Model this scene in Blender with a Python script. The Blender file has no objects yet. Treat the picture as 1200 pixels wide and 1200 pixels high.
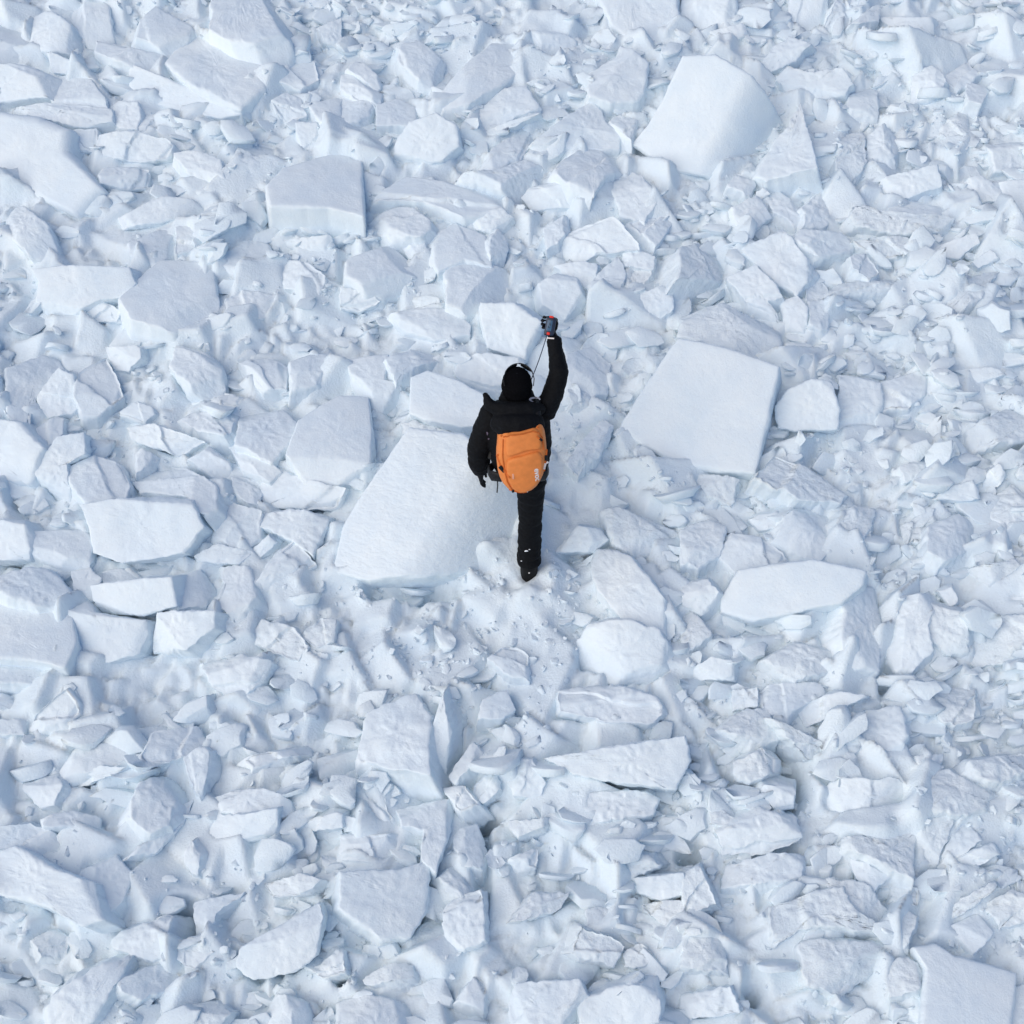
import bpy, bmesh, math, random
import numpy as np
from mathutils import Vector, Matrix

# ------------------------------------------------------------------ camera, sky, sun, exposure
SC = bpy.context.scene
COL = SC.collection
PITCH = math.radians(47)            # drone camera looks down this far below the horizon
SLOPE = math.radians(15)            # the debris rises away from the camera
FPX = 600 / math.tan(math.radians(20))      # focal length in 1200-pixel units
FWD = np.array([0, math.cos(PITCH), -math.sin(PITCH)])
UPV = np.array([0, math.sin(PITCH), math.cos(PITCH)])
RGT = np.array([1.0, 0, 0])
ZC = 10.3
CAM = -ZC * FWD - (18 / FPX * ZC) * RGT + (75 / FPX * ZC) * UPV
cam = bpy.data.cameras.new('camera'); cam.sensor_width = 36; cam.angle = math.radians(40)
cam.clip_end = 1000; cam.clip_start = 0.05
cam_ob = bpy.data.objects.new('camera', cam); COL.objects.link(cam_ob)
cam_ob.location = CAM; cam_ob.rotation_euler = (math.pi / 2 - PITCH, 0, 0)
SC.camera = cam_ob

TO_SUN = Vector((-0.60, -0.46, 0.66)).normalized()
W = bpy.data.worlds.new('World'); SC.world = W; W.use_nodes = True
nt = W.node_tree; bg = nt.nodes['Background']
sky = nt.nodes.new('ShaderNodeTexSky'); sky.sky_type = 'NISHITA'; sky.sun_disc = False
sky.sun_elevation = math.asin(TO_SUN.z); sky.sun_rotation = math.atan2(TO_SUN.x, TO_SUN.y)
sky.altitude = 1500; sky.air_density = 1.0; sky.dust_density = 1.0; sky.ozone_density = 2.5
nt.links.new(sky.outputs[0], bg.inputs[0]); bg.inputs[1].default_value = 0.14
sun = bpy.data.lights.new('sun', 'SUN'); sun.energy = 2.2; sun.angle = math.radians(80); sun.color = (1, 0.86, 0.66)
sun_ob = bpy.data.objects.new('sun', sun); COL.objects.link(sun_ob)
sun_ob.rotation_euler = (-TO_SUN).to_track_quat('-Z', 'Y').to_euler(); sun_ob.location = (0, 0, 20)
SC.view_settings.view_transform = 'Standard'; SC.view_settings.look = 'None'
SC.view_settings.exposure = 0.11; SC.view_settings.gamma = 1.0; SC.view_settings.use_curve_mapping = False
SC.render.engine = 'CYCLES'; SC.cycles.max_bounces = 10; SC.cycles.diffuse_bounces = 8
SC.cycles.use_denoising = True

RNG = np.random.default_rng(7)

# ------------------------------------------------------------------ projection helpers
def ray(px, py):
    return FWD + (px - 600) / FPX * RGT + (600 - py) / FPX * UPV
def hit_plane(px, py, p0, n):
    d = ray(px, py); return CAM + d * (np.dot(p0 - CAM, n) / np.dot(d, n))
def project(P):
    P = np.atleast_2d(P) - CAM; dep = P @ FWD
    return 600 + FPX * (P @ RGT) / dep, 600 - FPX * (P @ UPV) / dep
def at_y(px, py, Y):
    d = ray(px, py); return CAM + d * ((Y - CAM[1]) / d[1])
NG = np.array([0, -math.sin(SLOPE), math.cos(SLOPE)])

# ------------------------------------------------------------------ numpy noise
def _h(ix, iy, iz, seed):
    h = (ix.astype(np.int64) * 374761393 + iy.astype(np.int64) * 668265263 + iz.astype(np.int64) * 2147483647 + seed * 974634777) & 0xFFFFFFFF
    h = ((h ^ (h >> 13)) * 1274126177) & 0xFFFFFFFF
    h = ((h ^ (h >> 15)) * 2246822519) & 0xFFFFFFFF
    return ((h ^ (h >> 16)) & 0xFFFFFF) / float(0x7FFFFF) - 1.0
def vnoise(P, seed=0):
    i = np.floor(P).astype(np.int64); f = P - i; u = f * f * f * (f * (f * 6 - 15) + 10)
    r = 0
    for dx in (0, 1):
        wx = u[:, 0] if dx else 1 - u[:, 0]
        for dy in (0, 1):
            wy = u[:, 1] if dy else 1 - u[:, 1]
            for dz in (0, 1):
                wz = u[:, 2] if dz else 1 - u[:, 2]
                r = r + wx * wy * wz * _h(i[:, 0] + dx, i[:, 1] + dy, i[:, 2] + dz, seed)
    return r
def fbm(P, seed=0, octv=3, gain=0.5):
    r = 0; a = 1.0; s = 0
    for k in range(octv):
        r = r + a * vnoise(P * (2.03 ** k) + 17.3 * k, seed + 31 * k); s += a; a *= gain
    return r / s

# ------------------------------------------------------------------ materials
def mat_new(name):
    m = bpy.data.materials.new(name); m.use_nodes = True
    return m, m.node_tree, m.node_tree.nodes['Principled BSDF']
SSS = 0.0
def snow_mat(name, base=(0.79, 0.862, 0.908), fine=0.5, coarse=0.5, ripple=0.0, pit=0.0):
    m, t, b = mat_new(name)
    N = t.nodes; L = t.links
    tc = N.new('ShaderNodeNewGeometry')
    pos = tc.outputs['Position']
    def noise(scale, detail=4, rough=0.6, dist=0.0):
        n = N.new('ShaderNodeTexNoise'); n.inputs['Scale'].default_value = scale; n.inputs['Detail'].default_value = detail
        n.inputs['Roughness'].default_value = rough; n.inputs['Distortion'].default_value = dist
        L.new(pos, n.inputs['Vector']); return n
    # old snow is not one colour: faint grey and faint icy-blue patches
    n1 = noise(2.3, 5, 0.65); r1 = N.new('ShaderNodeValToRGB')
    r1.color_ramp.elements[0].position = 0.35; r1.color_ramp.elements[1].position = 0.68
    r1.color_ramp.elements[0].color = (base[0] * 0.93, base[1] * 0.96, base[2] * 0.985, 1)
    r1.color_ramp.elements[1].color = (base[0] * 1.03, base[1] * 1.02, base[2] * 1.005, 1)
    L.new(n1.outputs[0], r1.inputs[0])
    L.new(r1.outputs[0], b.inputs['Base Color'])
    b.inputs['Subsurface Weight'].default_value = SSS; b.inputs['Subsurface Radius'].default_value = (0.55, 0.8, 1.0); b.inputs['Subsurface Scale'].default_value = 0.035
    b.inputs['Roughness'].default_value = 0.62; b.inputs['Specular IOR Level'].default_value = 0.25
    # relief: lumps, grain, ripples
    prev = None
    def bump(h, dist, strength):
        nonlocal prev
        bp = N.new('ShaderNodeBump'); bp.inputs['Distance'].default_value = dist; bp.inputs['Strength'].default_value = strength
        L.new(h, bp.inputs['Height'])
        if prev: L.new(prev.outputs[0], bp.inputs['Normal'])
        prev = bp
    bump(noise(11, 6, 0.6, 0.4).outputs[0], 0.05, coarse)
    bump(noise(60, 5, 0.7).outputs[0], 0.012, fine)
    bump(noise(260, 2, 0.6).outputs[0], 0.003, fine)
    if pit:
        v = N.new('ShaderNodeTexVoronoi'); v.inputs['Scale'].default_value = 24; L.new(pos, v.inputs['Vector'])
        bump(v.outputs['Distance'], 0.02, pit)
    if ripple:
        w = N.new('ShaderNodeTexWave'); w.wave_type = 'BANDS'; w.bands_direction = 'Z'
        w.inputs['Scale'].default_value = 9.0; w.inputs['Distortion'].default_value = 9; w.inputs['Detail'].default_value = 3
        w.inputs['Detail Scale'].default_value = 2.2
        mp = N.new('ShaderNodeMapping'); mp.inputs['Scale'].default_value = (0.5, 1.0, 1.2)
        L.new(pos, mp.inputs[0]); L.new(mp.outputs[0], w.inputs['Vector'])
        bump(w.outputs['Fac'], 0.012, ripple)
    L.new(prev.outputs[0], b.inputs['Normal'])
    return m
M_SMOOTH = snow_mat('snow_smooth', fine=0.42, coarse=0.10)
M_SNOW = snow_mat('snow_packed', fine=0.4, coarse=0.12)
M_ROUGH = snow_mat('snow_crusted', fine=0.65, coarse=0.22)
M_RIPPLE = snow_mat('snow_rippled', fine=0.25, coarse=0.2, ripple=0.14)
M_RUBBLE = snow_mat('snow_rubble', base=(0.775, 0.857, 0.91), fine=0.55, coarse=0.2)

def plain_mat(name, col, rough=0.7, spec=0.3, var=0.15, scale=40, bumps=0.2, metal=0.0, bdist=0.002):
    m, t, b = mat_new(name); N = t.nodes; L = t.links
    n = N.new('ShaderNodeTexNoise'); n.inputs['Scale'].default_value = scale; n.inputs['Detail'].default_value = 4
    tc = N.new('ShaderNodeTexCoord'); L.new(tc.outputs['Object'], n.inputs['Vector'])
    r = N.new('ShaderNodeValToRGB')
    r.color_ramp.elements[0].color = tuple(c * (1 - var) for c in col) + (1,)
    r.color_ramp.elements[1].color = tuple(min(1, c * (1 + var)) for c in col) + (1,)
    r.color_ramp.elements[0].position = 0.3; r.color_ramp.elements[1].position = 0.7
    L.new(n.outputs[0], r.inputs[0]); L.new(r.outputs[0], b.inputs['Base Color'])
    bp = N.new('ShaderNodeBump'); bp.inputs['Strength'].default_value = bumps; bp.inputs['Distance'].default_value = bdist
    L.new(n.outputs[0], bp.inputs['Height']); L.new(bp.outputs[0], b.inputs['Normal'])
    b.inputs['Roughness'].default_value = rough; b.inputs['Specular IOR Level'].default_value = spec; b.inputs['Metallic'].default_value = metal
    return m
M_BLACK = plain_mat('black_shell_fabric', (0.0045, 0.005, 0.0065), 0.75, 0.12, 0.3, 60, 0.4)
M_KNIT = plain_mat('black_knit', (0.0035, 0.0035, 0.0045), 0.95, 0.04, 0.4, 140, 0.8)
M_GLOVE = plain_mat('black_glove_leather', (0.005, 0.005, 0.006), 0.6, 0.2, 0.3, 80, 0.4)
M_ORANGE = plain_mat('orange_nylon', (0.70, 0.215, 0.048), 0.62, 0.35, 0.07, 30, 0.35, bdist=0.004)
M_ORANGE2 = plain_mat('dark_orange_webbing', (0.55, 0.13, 0.022), 0.7, 0.3, 0.12, 120, 0.4)
M_BUCKLE = plain_mat('black_plastic', (0.006, 0.006, 0.007), 0.5, 0.25, 0.1, 50, 0.1)
M_PRINT = plain_mat('white_print', (0.75, 0.70, 0.68), 0.6, 0.3, 0.05, 60, 0.1)
M_GREYPRINT = plain_mat('grey_print', (0.30, 0.31, 0.38), 0.6, 0.3, 0.1, 60, 0.1)
M_TAG = plain_mat('pink_tag', (0.72, 0.36, 0.24), 0.6, 0.3, 0.05, 60, 0.1)
M_NAVY = plain_mat('navy_plastic', (0.012, 0.020, 0.045), 0.35, 0.5, 0.1, 50, 0.05)
M_SCREEN = plain_mat('lcd_screen', (0.055, 0.115, 0.19), 0.2, 0.5, 0.06, 30, 0.0)
M_DIGIT = plain_mat('lcd_digits', (0.012, 0.03, 0.06), 0.3, 0.4, 0.05, 30, 0.0)
M_RED = plain_mat('red_plastic', (0.80, 0.035, 0.02), 0.45, 0.4, 0.06, 50, 0.05)
M_CORD = plain_mat('dark_cord', (0.03, 0.045, 0.09), 0.8, 0.2, 0.2, 90, 0.2)
M_SKIN = plain_mat('skin', (0.50, 0.30, 0.22), 0.5, 0.4, 0.08, 25, 0.15)
M_LENS = plain_mat('dark_lens', (0.008, 0.009, 0.012), 0.08, 0.6, 0.05, 20, 0.0)
M_WHITE = plain_mat('snow_specks', (0.85, 0.88, 0.92), 0.7, 0.2, 0.03, 60, 0.2)

# ------------------------------------------------------------------ mesh helpers
def mesh_obj(name, V, F, mat=None, parent=None, smooth=True, link=True):
    me = bpy.data.meshes.new(name)
    V = np.asarray(V, dtype=np.float32)
    if isinstance(F, np.ndarray):
        k = F.shape[1]; nf = len(F)
        me.vertices.add(len(V)); me.vertices.foreach_set('co', V.ravel())
        me.loops.add(nf * k); me.loops.foreach_set('vertex_index', F.astype(np.int32).ravel())
        me.polygons.add(nf); me.polygons.foreach_set('loop_start', np.arange(0, nf * k, k, dtype=np.int32))
        me.update(calc_edges=True); me.validate()
    else:
        me.from_pydata([tuple(v) for v in V], [], [tuple(f) for f in F]); me.update()
    if smooth: me.polygons.foreach_set('use_smooth', np.ones(len(me.polygons), dtype=bool))
    if mat: me.materials.append(mat)
    o = bpy.data.objects.new(name, me)
    if link: COL.objects.link(o)
    if parent: o.parent = parent
    return o
def empty(name, loc=(0, 0, 0)):
    o = bpy.data.objects.new(name, None); o.empty_display_size = 0.1; o.location = loc; COL.objects.link(o); return o
def tag(o, label, cat, group=None):
    o['label'] = label; o['category'] = cat
    if group: o['group'] = group
    return o

def resample(poly, sp):
    """Closed outline resampled at spacing sp, keeping its corners."""
    out = []
    n = len(poly)
    for i in range(n):
        a, b = poly[i], poly[(i + 1) % n]; L = np.linalg.norm(b - a); k = max(1, int(round(L / sp)))
        for j in range(k): out.append(a + (b - a) * j / k)
    return np.array(out)
def poly_area_centroid(p):
    x, y = p[:, 0], p[:, 1]; x2, y2 = np.roll(x, -1), np.roll(y, -1); c = x * y2 - x2 * y; A = c.sum() / 2
    return A, np.array([((x + x2) * c).sum(), ((y + y2) * c).sum()]) / (6 * A)
def ring_slab(O, c, T, re, flare, ncap, nside, nround=4):
    """Rings of a slab: flat cap -> rounded rim -> sides -> closed underneath. Returns local V (u,v,w), quads/tris, cap flag 0..1."""
    M = len(O); D = O - c; R = np.linalg.norm(D, axis=1, keepdims=True) + 1e-9; U = D / R
    re_v = np.minimum(re, R * 0.45)
    rings = []; side = []
    for k in range(1, ncap + 1):
        rho = (k / ncap); P = c + U * ((R - re_v) * rho); rings.append(np.c_[P, np.zeros(M)]); side.append(0.0)
    for k in range(1, nround + 1):
        a = math.pi / 2 * k / nround
        P = c + U * (R - re_v + re_v * math.sin(a)); rings.append(np.c_[P, -(re_v[:, 0]) * (1 - math.cos(a))]); side.append(k / nround)
    for k in range(1, nside + 1):
        d = (T - re) * k / nside; P = c + U * np.maximum(R * 0.2, R + flare * d); rings.append(np.c_[P, -re_v[:, 0] - d]); side.append(1.0)
    V = np.vstack([np.array([[c[0], c[1], 0.0]])] + rings + [np.array([[c[0], c[1], -T - 0.02]])])
    S = np.concatenate([[0.0]] + [np.full(M, s) for s in side] + [[1.0]])
    nr = len(rings); F = []
    idx = lambda r, j: 1 + r * M + (j % M)
    j = np.arange(M); j2 = (j + 1) % M
    tris = [np.c_[np.zeros(M, int), 1 + j, 1 + j2]]
    for r in range(nr - 1):
        a = 1 + r * M + j; b = 1 + r * M + j2; cc = 1 + (r + 1) * M + j2; d = 1 + (r + 1) * M + j
        tris.append(np.c_[a, d, cc]); tris.append(np.c_[a, cc, b])
    last = 1 + (nr - 1) * M
    tris.append(np.c_[np.full(M, len(V) - 1), last + j2, last + j])
    return V, np.vstack(tris), S

# ------------------------------------------------------------------ outlines of the blocks: picture tile, tone and height class, corners
BLOCKS = """
00 g2 590,210 685,100 840,170 930,225 925,290 840,355 740,330 650,275 | L:flat grey-topped slab with thick lower side, widest near the upper left corner
00 w1 465,228 620,290 790,350 835,365 830,395 760,410 620,385 450,335 | long white wedge-shaped block tapering to the right, under the flat grey-topped slab
00 g1 350,120 450,125 560,160 610,190 590,230 540,245 400,200 340,165
00 g1 455,105 550,15 640,55 680,100 620,165 560,150
00 n1 190,270 290,255 345,275 360,330 350,360 180,355
00 w1 30,375 180,360 330,370 375,375 390,440 270,440 130,410
00 w1 345,460 450,462 570,480 605,510 570,550 490,560 350,545
00 n0 395,355 480,360 490,400 480,450 395,445
00 g0 490,390 600,410 625,440 590,460 480,445
00 W1 0,380 130,410 230,450 230,530 340,650 250,740 130,690 0,665 | L:broad smooth snow slab lying flat against the left edge, drifted over
00 w0 230,455 335,450 335,525 235,525
00 w1 0,225 60,225 175,260 180,340 0,365
00 w0 155,170 240,210 300,225 240,255 190,250
00 n1 615,535 700,530 770,560 785,630 700,620 640,590 610,570
00 n0 345,590 480,570 535,610 520,650 440,660 360,640
00 w2 115,945 220,935 440,940 460,990 430,1040 350,1050 230,1110 170,1100 130,1050 140,990 | white block with a bright ragged front face, left of the hexagonal grey slab
00 g2 430,1040 560,915 740,920 750,1010 760,1080 610,1140 470,1110 | L:flat hexagonal grey slab beside a dark hole, in the left part of the debris
GG g4 310,215 330,195 395,175 425,187 428,252 385,243 315,240 | L:thick pale block with a flat grey top and white front, standing clear of the rubble
00 g0 780,870 880,835 940,860 960,900 930,950 850,970 770,920
00 n0 780,1060 850,1020 980,1040 990,1090 900,1110 790,1095
00 w0 975,845 1155,825 1160,880 1060,885
00 g0 820,510 900,490 970,500 970,570 870,600 820,560
00 w0 1040,430 1110,430 1140,490 1120,550 1050,540
00 g0 930,200 1010,180 1100,210 1110,270 1050,300 935,270
00 n0 960,350 1010,325 1060,345 1070,400 1000,410
00 g0 1080,350 1200,330 1200,440 1130,430
00 n0 240,40 290,0 380,20 385,80 300,100
00 n1 110,60 170,30 235,75 235,160 140,170 100,140
00 g0 0,60 70,60 100,110 90,180 0,190
00 n1 20,740 80,720 160,780 170,840 80,860 20,810
00 w0 300,1080 345,1050 415,1090 400,1125 310,1130
00 g0 450,830 600,800 620,870 540,915 460,880
00 g0 620,790 700,785 700,860 620,880
00 n0 410,740 560,690 700,700 700,730 560,780 440,790
00 g1 770,0 900,0 1000,60 1010,120 960,150 850,150 740,90
00 n0 1120,90 1200,60 1200,160 1140,140
00 n0 970,920 1060,910 1130,960 1110,1020 1000,1010
10 g2 360,290 480,190 530,150 650,140 700,170 700,220 650,230 560,290 450,345 370,340 | L:wide flat grey slab near the top edge, slanting down to the left
10 n1 460,430 480,390 570,310 650,300 690,370 600,400 540,450 470,455
10 w0 470,480 610,415 660,390 690,400 560,470 490,530
10 g0 500,570 530,520 680,430 695,490 620,550 540,580
10 w2 195,500 240,430 330,400 395,440 405,510 350,560 270,580 190,560 | L:rounded bright white lump between the thick pale block and the wide grey slab
10 n2 880,240 970,190 985,150 1075,220 1060,320 1040,350 950,355 880,330 | pointed five-sided white chunk left of the big white boulder
10 n1 690,480 790,410 880,360 915,390 930,430 1000,480 980,505 850,500
10 n1 760,580 850,515 1005,510 1015,570 930,620 890,675 820,640
10 w1 640,690 680,650 780,630 850,640 895,695 880,720 770,745 680,740
10 g1 120,690 240,620 400,640 560,665 575,700 500,740 430,750 300,700
10 g1 90,760 170,720 290,730 340,780 280,830 180,820
10 g1 310,810 400,780 500,820 520,870 520,920 430,910 340,940 300,880
10 d0 520,820 555,805 585,850 585,930 530,915
10 g2 20,910 110,850 160,840 260,920 260,960 150,1000 90,1000 20,960
10 g1 370,960 430,900 590,940 600,1040 520,1050 440,1085 380,1080
10 g1 165,1095 300,1083 445,1090 445,1165 330,1180 230,1150
10 w2 490,1065 600,1070 700,1130 660,1200 640,1260 500,1210 480,1150 | L:sharp-cornered white slab right behind the raised hand, pointing at the handheld device
10 w1 690,1000 760,960 820,975 845,1040 780,1115 700,1060
10 n0 750,930 830,920 900,925 880,1010 820,970
10 n0 870,1000 970,900 1000,950 990,990 930,1050
10 n0 930,1050 1000,960 1080,910 1080,960 1000,1060 940,1080
10 w1 740,880 830,800 950,760 1030,850 1030,870 900,890 830,920
10 n0 710,800 790,750 800,800 760,850 720,870
10 n0 990,870 1040,870 1100,900 1090,950 990,930
10 n1 930,620 1020,590 1110,640 1110,700 1060,770 980,740
10 n0 1050,1040 1130,1000 1165,1020 1160,1080 1090,1130
10 n0 1020,770 1150,760 1190,730 1140,820 1110,860
10 g0 940,430 970,400 1040,420 1020,480
10 n1 850,10 1000,0 1160,0 1180,50 1130,130 1050,150 960,80
10 g1 200,150 280,140 360,210 350,290 270,270 210,210
10 g0 20,240 60,210 150,280 120,300
10 n0 0,260 40,250 140,300 130,350 60,340 0,300
10 n0 0,340 70,320 105,360 80,410 0,430
10 g0 125,370 200,345 280,390 240,440 130,430
10 n1 430,600 560,590 640,560 740,600 640,670 560,650
10 n0 450,760 560,730 600,760 560,820 480,800
10 w0 745,270 830,220 830,255 770,295
10 n0 670,100 760,110 830,140 820,200 720,190
10 w0 0,1010 100,1030 125,1060 60,1090 0,1080
10 n0 210,850 290,840 300,900 260,930
GG w5 738,168 757,148 775,118 800,64 838,62 880,85 918,125 905,152 870,187 830,206 780,198 | L:big white boulder with a smooth curved face and shaded underside, beside a dark crack
20 w1 260,230 370,125 445,150 400,210 300,255
20 n1 345,270 375,235 440,255 560,240 590,290 560,330 480,345 380,320
20 w1 375,50 400,0 500,0 515,60 480,105 390,100
20 n0 515,70 530,20 590,10 600,50 580,75
20 n0 590,70 650,25 695,20 690,70 620,80
20 w0 100,110 210,80 240,120 160,145
20 n0 600,190 680,120 710,130 690,190 640,215
20 w0 700,240 760,200 830,210 760,270 710,265
20 w0 830,170 890,120 905,160 860,205
20 n1 810,260 880,225 925,275 870,320 800,340
20 g0 920,270 1000,210 1045,260 970,310
20 g0 590,320 680,290 690,390 620,395 580,370
20 n1 540,500 560,460 640,450 645,560 600,640 550,590
20 n1 650,480 710,430 755,470 740,560 680,590 650,560
20 w1 690,660 720,620 890,580 905,650 800,690 720,690
20 n1 580,790 620,720 720,740 940,760 940,800 780,815
20 g0 720,720 830,690 940,700 970,740 850,760 750,750
20 w0 850,880 930,850 1030,820 1040,850 970,905 880,900
20 g2 390,840 430,790 560,800 615,840 460,890
20 n2 230,600 370,450 410,370 440,480 465,580 400,600 300,630 | rough pyramid-shaped chunk with crumbly faces, just below and right of the big white boulder
20 g0 160,650 195,600 260,640 240,680
20 g0 280,670 320,650 430,750 400,780 320,740
20 d0 430,720 515,645 525,740 510,790 440,770
20 n0 180,730 270,680 310,760 260,800 200,780
20 n2 190,890 310,830 350,800 400,870 465,940 400,1030 330,990 250,930
20 n1 160,970 260,930 350,1030 300,1050 340,1100 230,1080
20 d1 0,870 60,850 180,920 150,980 0,990
GG n2 805,365 850,355 910,378 918,418 880,413 800,393
20 g0 590,900 640,885 695,950 660,970 600,940
20 n0 510,1030 560,980 690,980 840,950 850,990 700,1010 560,1030
20 n1 930,1080 980,990 1110,950 1050,1040 960,1090
20 w0 1020,920 1080,880 1110,910 1040,940
20 n0 340,1060 400,1040 440,1080 430,1150 360,1140
20 g0 440,1000 490,980 520,1050 510,1150 450,1130
20 w0 980,640 1060,610 1115,660 1110,700 1010,710
20 w0 1115,640 1200,620 1200,750 1130,740
20 n0 1080,500 1200,480 1200,560 1110,600
20 n0 880,440 990,370 1010,450 960,500
20 n0 620,830 760,830 840,850 820,890 700,890
20 w0 1100,760 1170,830 1130,890 1090,850
20 g0 1000,290 1080,310 1050,360 1000,350
20 n0 700,60 880,50 880,100 720,100
20 n1 0,10 150,0 195,45 110,80 0,80
01 w1 120,210 200,100 250,120 280,210 240,250 170,262
01 g1 265,180 280,110 370,55 430,180 340,240 290,240
01 n2 600,80 620,10 720,0 780,80 760,160 650,150
01 w0 370,20 490,15 490,60 440,95 395,90
01 n1 0,260 40,265 140,375 80,490 0,450
01 w1 105,460 200,340 280,325 290,400 230,430 250,540 180,555
01 g1 235,440 330,400 440,430 450,480 430,550 300,560 260,510
01 n2 470,490 560,410 640,430 735,485 735,560 700,595 650,540 500,525
01 n0 480,390 500,375 560,405 480,460
01 w3 285,580 400,555 530,535 660,550 710,650 640,740 550,760 430,775 330,740 320,660 | L:broad bright white slab with a smooth dimpled face, resting across the left-hand rubble
01 g1 95,730 120,650 270,640 325,700 300,780 200,770
01 n1 0,630 60,630 105,680 90,760 0,770
01 g2 0,830 100,795 180,800 245,860 230,950 140,930 60,900
01 g2 0,905 60,900 240,965 250,1050 210,1130 120,1110 0,1095 | L:angular grey-blue block with a darker right side, against the left edge
01 n0 250,810 300,790 355,830 330,870 310,910 265,890
01 w2 320,860 480,840 590,830 605,930 500,960 340,955 | brick-shaped block with a pitted white front, below the broad bright slab
01 w1 245,950 300,920 340,960 520,985 480,1090 380,1125 260,1100
01 n2 525,955 740,950 740,1010 650,1080 490,1075
01 w1 420,310 540,290 600,310 700,350 610,395 480,350
01 n1 600,260 820,230 800,330 700,310
01 g1 845,240 990,235 1040,290 1010,360 950,410 830,360
GG g3 335,530 350,490 395,462 430,462 435,500 432,540 395,555 360,557 | L:large tilted grey slab with a thin bright lower edge over a blue crack
01 n1 780,330 830,350 970,430 930,465 850,440
01 w1 930,480 960,450 1100,490 1200,520 1170,590 1030,585 920,575
01 n1 890,640 925,585 1150,600 1090,745 1020,690 960,670
01 n1 720,680 790,560 900,590 890,660 830,715 740,700
01 w0 650,430 730,375 800,420 830,500 760,520
01 n0 815,470 925,490 910,575 830,540
01 n1 900,850 970,740 1030,695 1105,780 1000,840 930,890
01 n0 690,750 770,715 880,740 830,780 700,770
01 w0 880,740 940,680 965,710 910,760
01 n1 760,790 870,790 890,890 820,970 770,920 790,860
01 g0 560,860 700,800 760,860 720,920 610,940
01 g1 830,60 920,40 1010,70 1000,150 920,160
01 g1 1020,70 1150,30 1200,60 1130,130 1030,150
GG n1 235,775 278,765 315,775 305,795 275,820 250,805
01 n0 670,1090 820,1010 890,970 870,1020 800,1080
01 n0 860,1050 920,985 1020,1000 1060,1060 1030,1110
01 n0 1060,1030 1130,970 1190,980 1180,1050 1110,1070
01 w0 1040,1110 1080,1080 1150,1100 1130,1140
01 g0 130,300 200,260 240,260 230,320 150,370
01 n0 630,220 740,170 840,180 820,220
01 n0 410,250 480,205 550,240 500,280
01 g0 0,1130 120,1130 240,1150 270,1200 0,1200
01 d0 20,100 180,40 250,100 130,200 90,310 30,240
GG R5 385,668 400,615 425,575 478,498 540,506 600,545 612,600 606,636 560,655 500,672 430,678 | L:big leaning white slab with a wind-rippled face, touching the person on the left
11 n4 240,120 300,95 420,135 520,195 560,235 500,295 420,300 300,275 235,250 | bulky block with a shaded front, resting on top of the rippled slab
11 n2 215,290 260,280 420,330 410,365 300,345 220,320 | thin narrow slab lying along the top edge of the rippled slab
11 n1 390,90 480,40 640,60 600,200 520,180 420,130
11 g1 20,60 160,45 150,130 200,140 110,230 60,180
11 g1 160,60 250,20 380,40 250,90 200,130
GG W5 725,500 745,465 795,393 850,405 915,428 885,555 840,552 800,545 750,520 | L:big square white slab with crisp right edge, right of the person
GG n1 800,553 862,558 853,586 815,578
11 n1 930,590 1010,570 1200,650 1190,700 1040,750 960,700
11 w0 750,740 830,650 900,660 930,700 880,740
11 n2 880,780 900,710 1020,760 1125,890 1110,990 1000,980 900,870
11 w2 790,1100 880,1000 1010,985 1110,1020 1170,1120 1080,1180 960,1200 830,1160
11 d0 790,50 880,20 960,90 940,170 830,180
11 d0 800,170 880,160 900,260 820,220
11 n1 860,330 920,270 960,300 900,400 840,460 790,420
11 n1 520,1110 590,1060 655,1100 660,1180 590,1170
21 w3 330,230 370,170 450,135 520,140 550,230 540,310 400,310 340,300 | L:white-fronted block with a crumbly top, right of the big square slab
21 n1 555,110 690,125 705,200 680,270 620,290 550,330
21 n2 270,470 340,400 450,450 585,525 540,560 400,550 350,510
21 n1 540,640 590,580 680,560 670,640 600,720 550,740
21 g1 690,130 870,90 880,160 800,210 700,220
21 W4 130,900 190,800 460,760 650,800 640,850 560,920 400,955 250,985 130,950 | L:large lens-shaped block with a bright tapering lower edge
21 n1 870,640 960,600 1030,640 1040,700 920,770 870,730
21 w0 1060,470 1110,430 1135,470 1110,510 1060,510
21 w0 880,560 930,510 1030,490 1045,550 950,570
21 n0 770,640 850,620 860,680 790,700
21 n1 730,1100 780,900 880,880 900,900 860,1000 880,1080 780,1180
21 n1 850,980 890,900 950,920 1000,940 1000,1070 930,1080 860,1040
21 w0 900,880 950,860 970,920 940,930
21 n1 1000,1110 1100,960 1200,980 1200,1090 1050,1130
21 d1 580,900 640,870 740,880 700,990 690,1150 600,1130 570,1030
21 n1 290,1110 340,1060 500,1050 580,1090 580,1130 400,1180
21 n1 0,660 70,620 150,650 130,730 60,770 0,760
21 g1 140,740 180,670 280,690 380,750 300,790 200,790
21 n1 0,850 80,830 125,880 60,945 0,920
21 n0 0,960 40,950 105,1030 60,1060 0,1090
21 w0 0,1180 100,1110 190,1130 180,1190
21 w0 960,100 1080,90 1150,110 1040,140
21 n0 1040,290 1150,230 1200,240 1200,330 1060,360
21 d1 380,600 520,570 550,650 500,760 420,700 370,660
21 n0 770,440 850,410 900,430 880,470 790,490
21 n0 1080,560 1160,500 1195,590 1150,650 1090,620
21 n0 1060,790 1190,740 1200,820 1110,880
21 n0 230,620 330,600 340,650 270,660
21 n0 1080,900 1200,890 1200,950 1090,940
02 w1 100,170 130,110 225,30 275,100 210,180
02 g1 190,290 240,225 400,205 480,240 490,290 350,300 240,340
02 w0 220,345 350,295 450,300 330,350 230,380
02 n0 70,360 190,310 215,360 180,420 130,430
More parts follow.
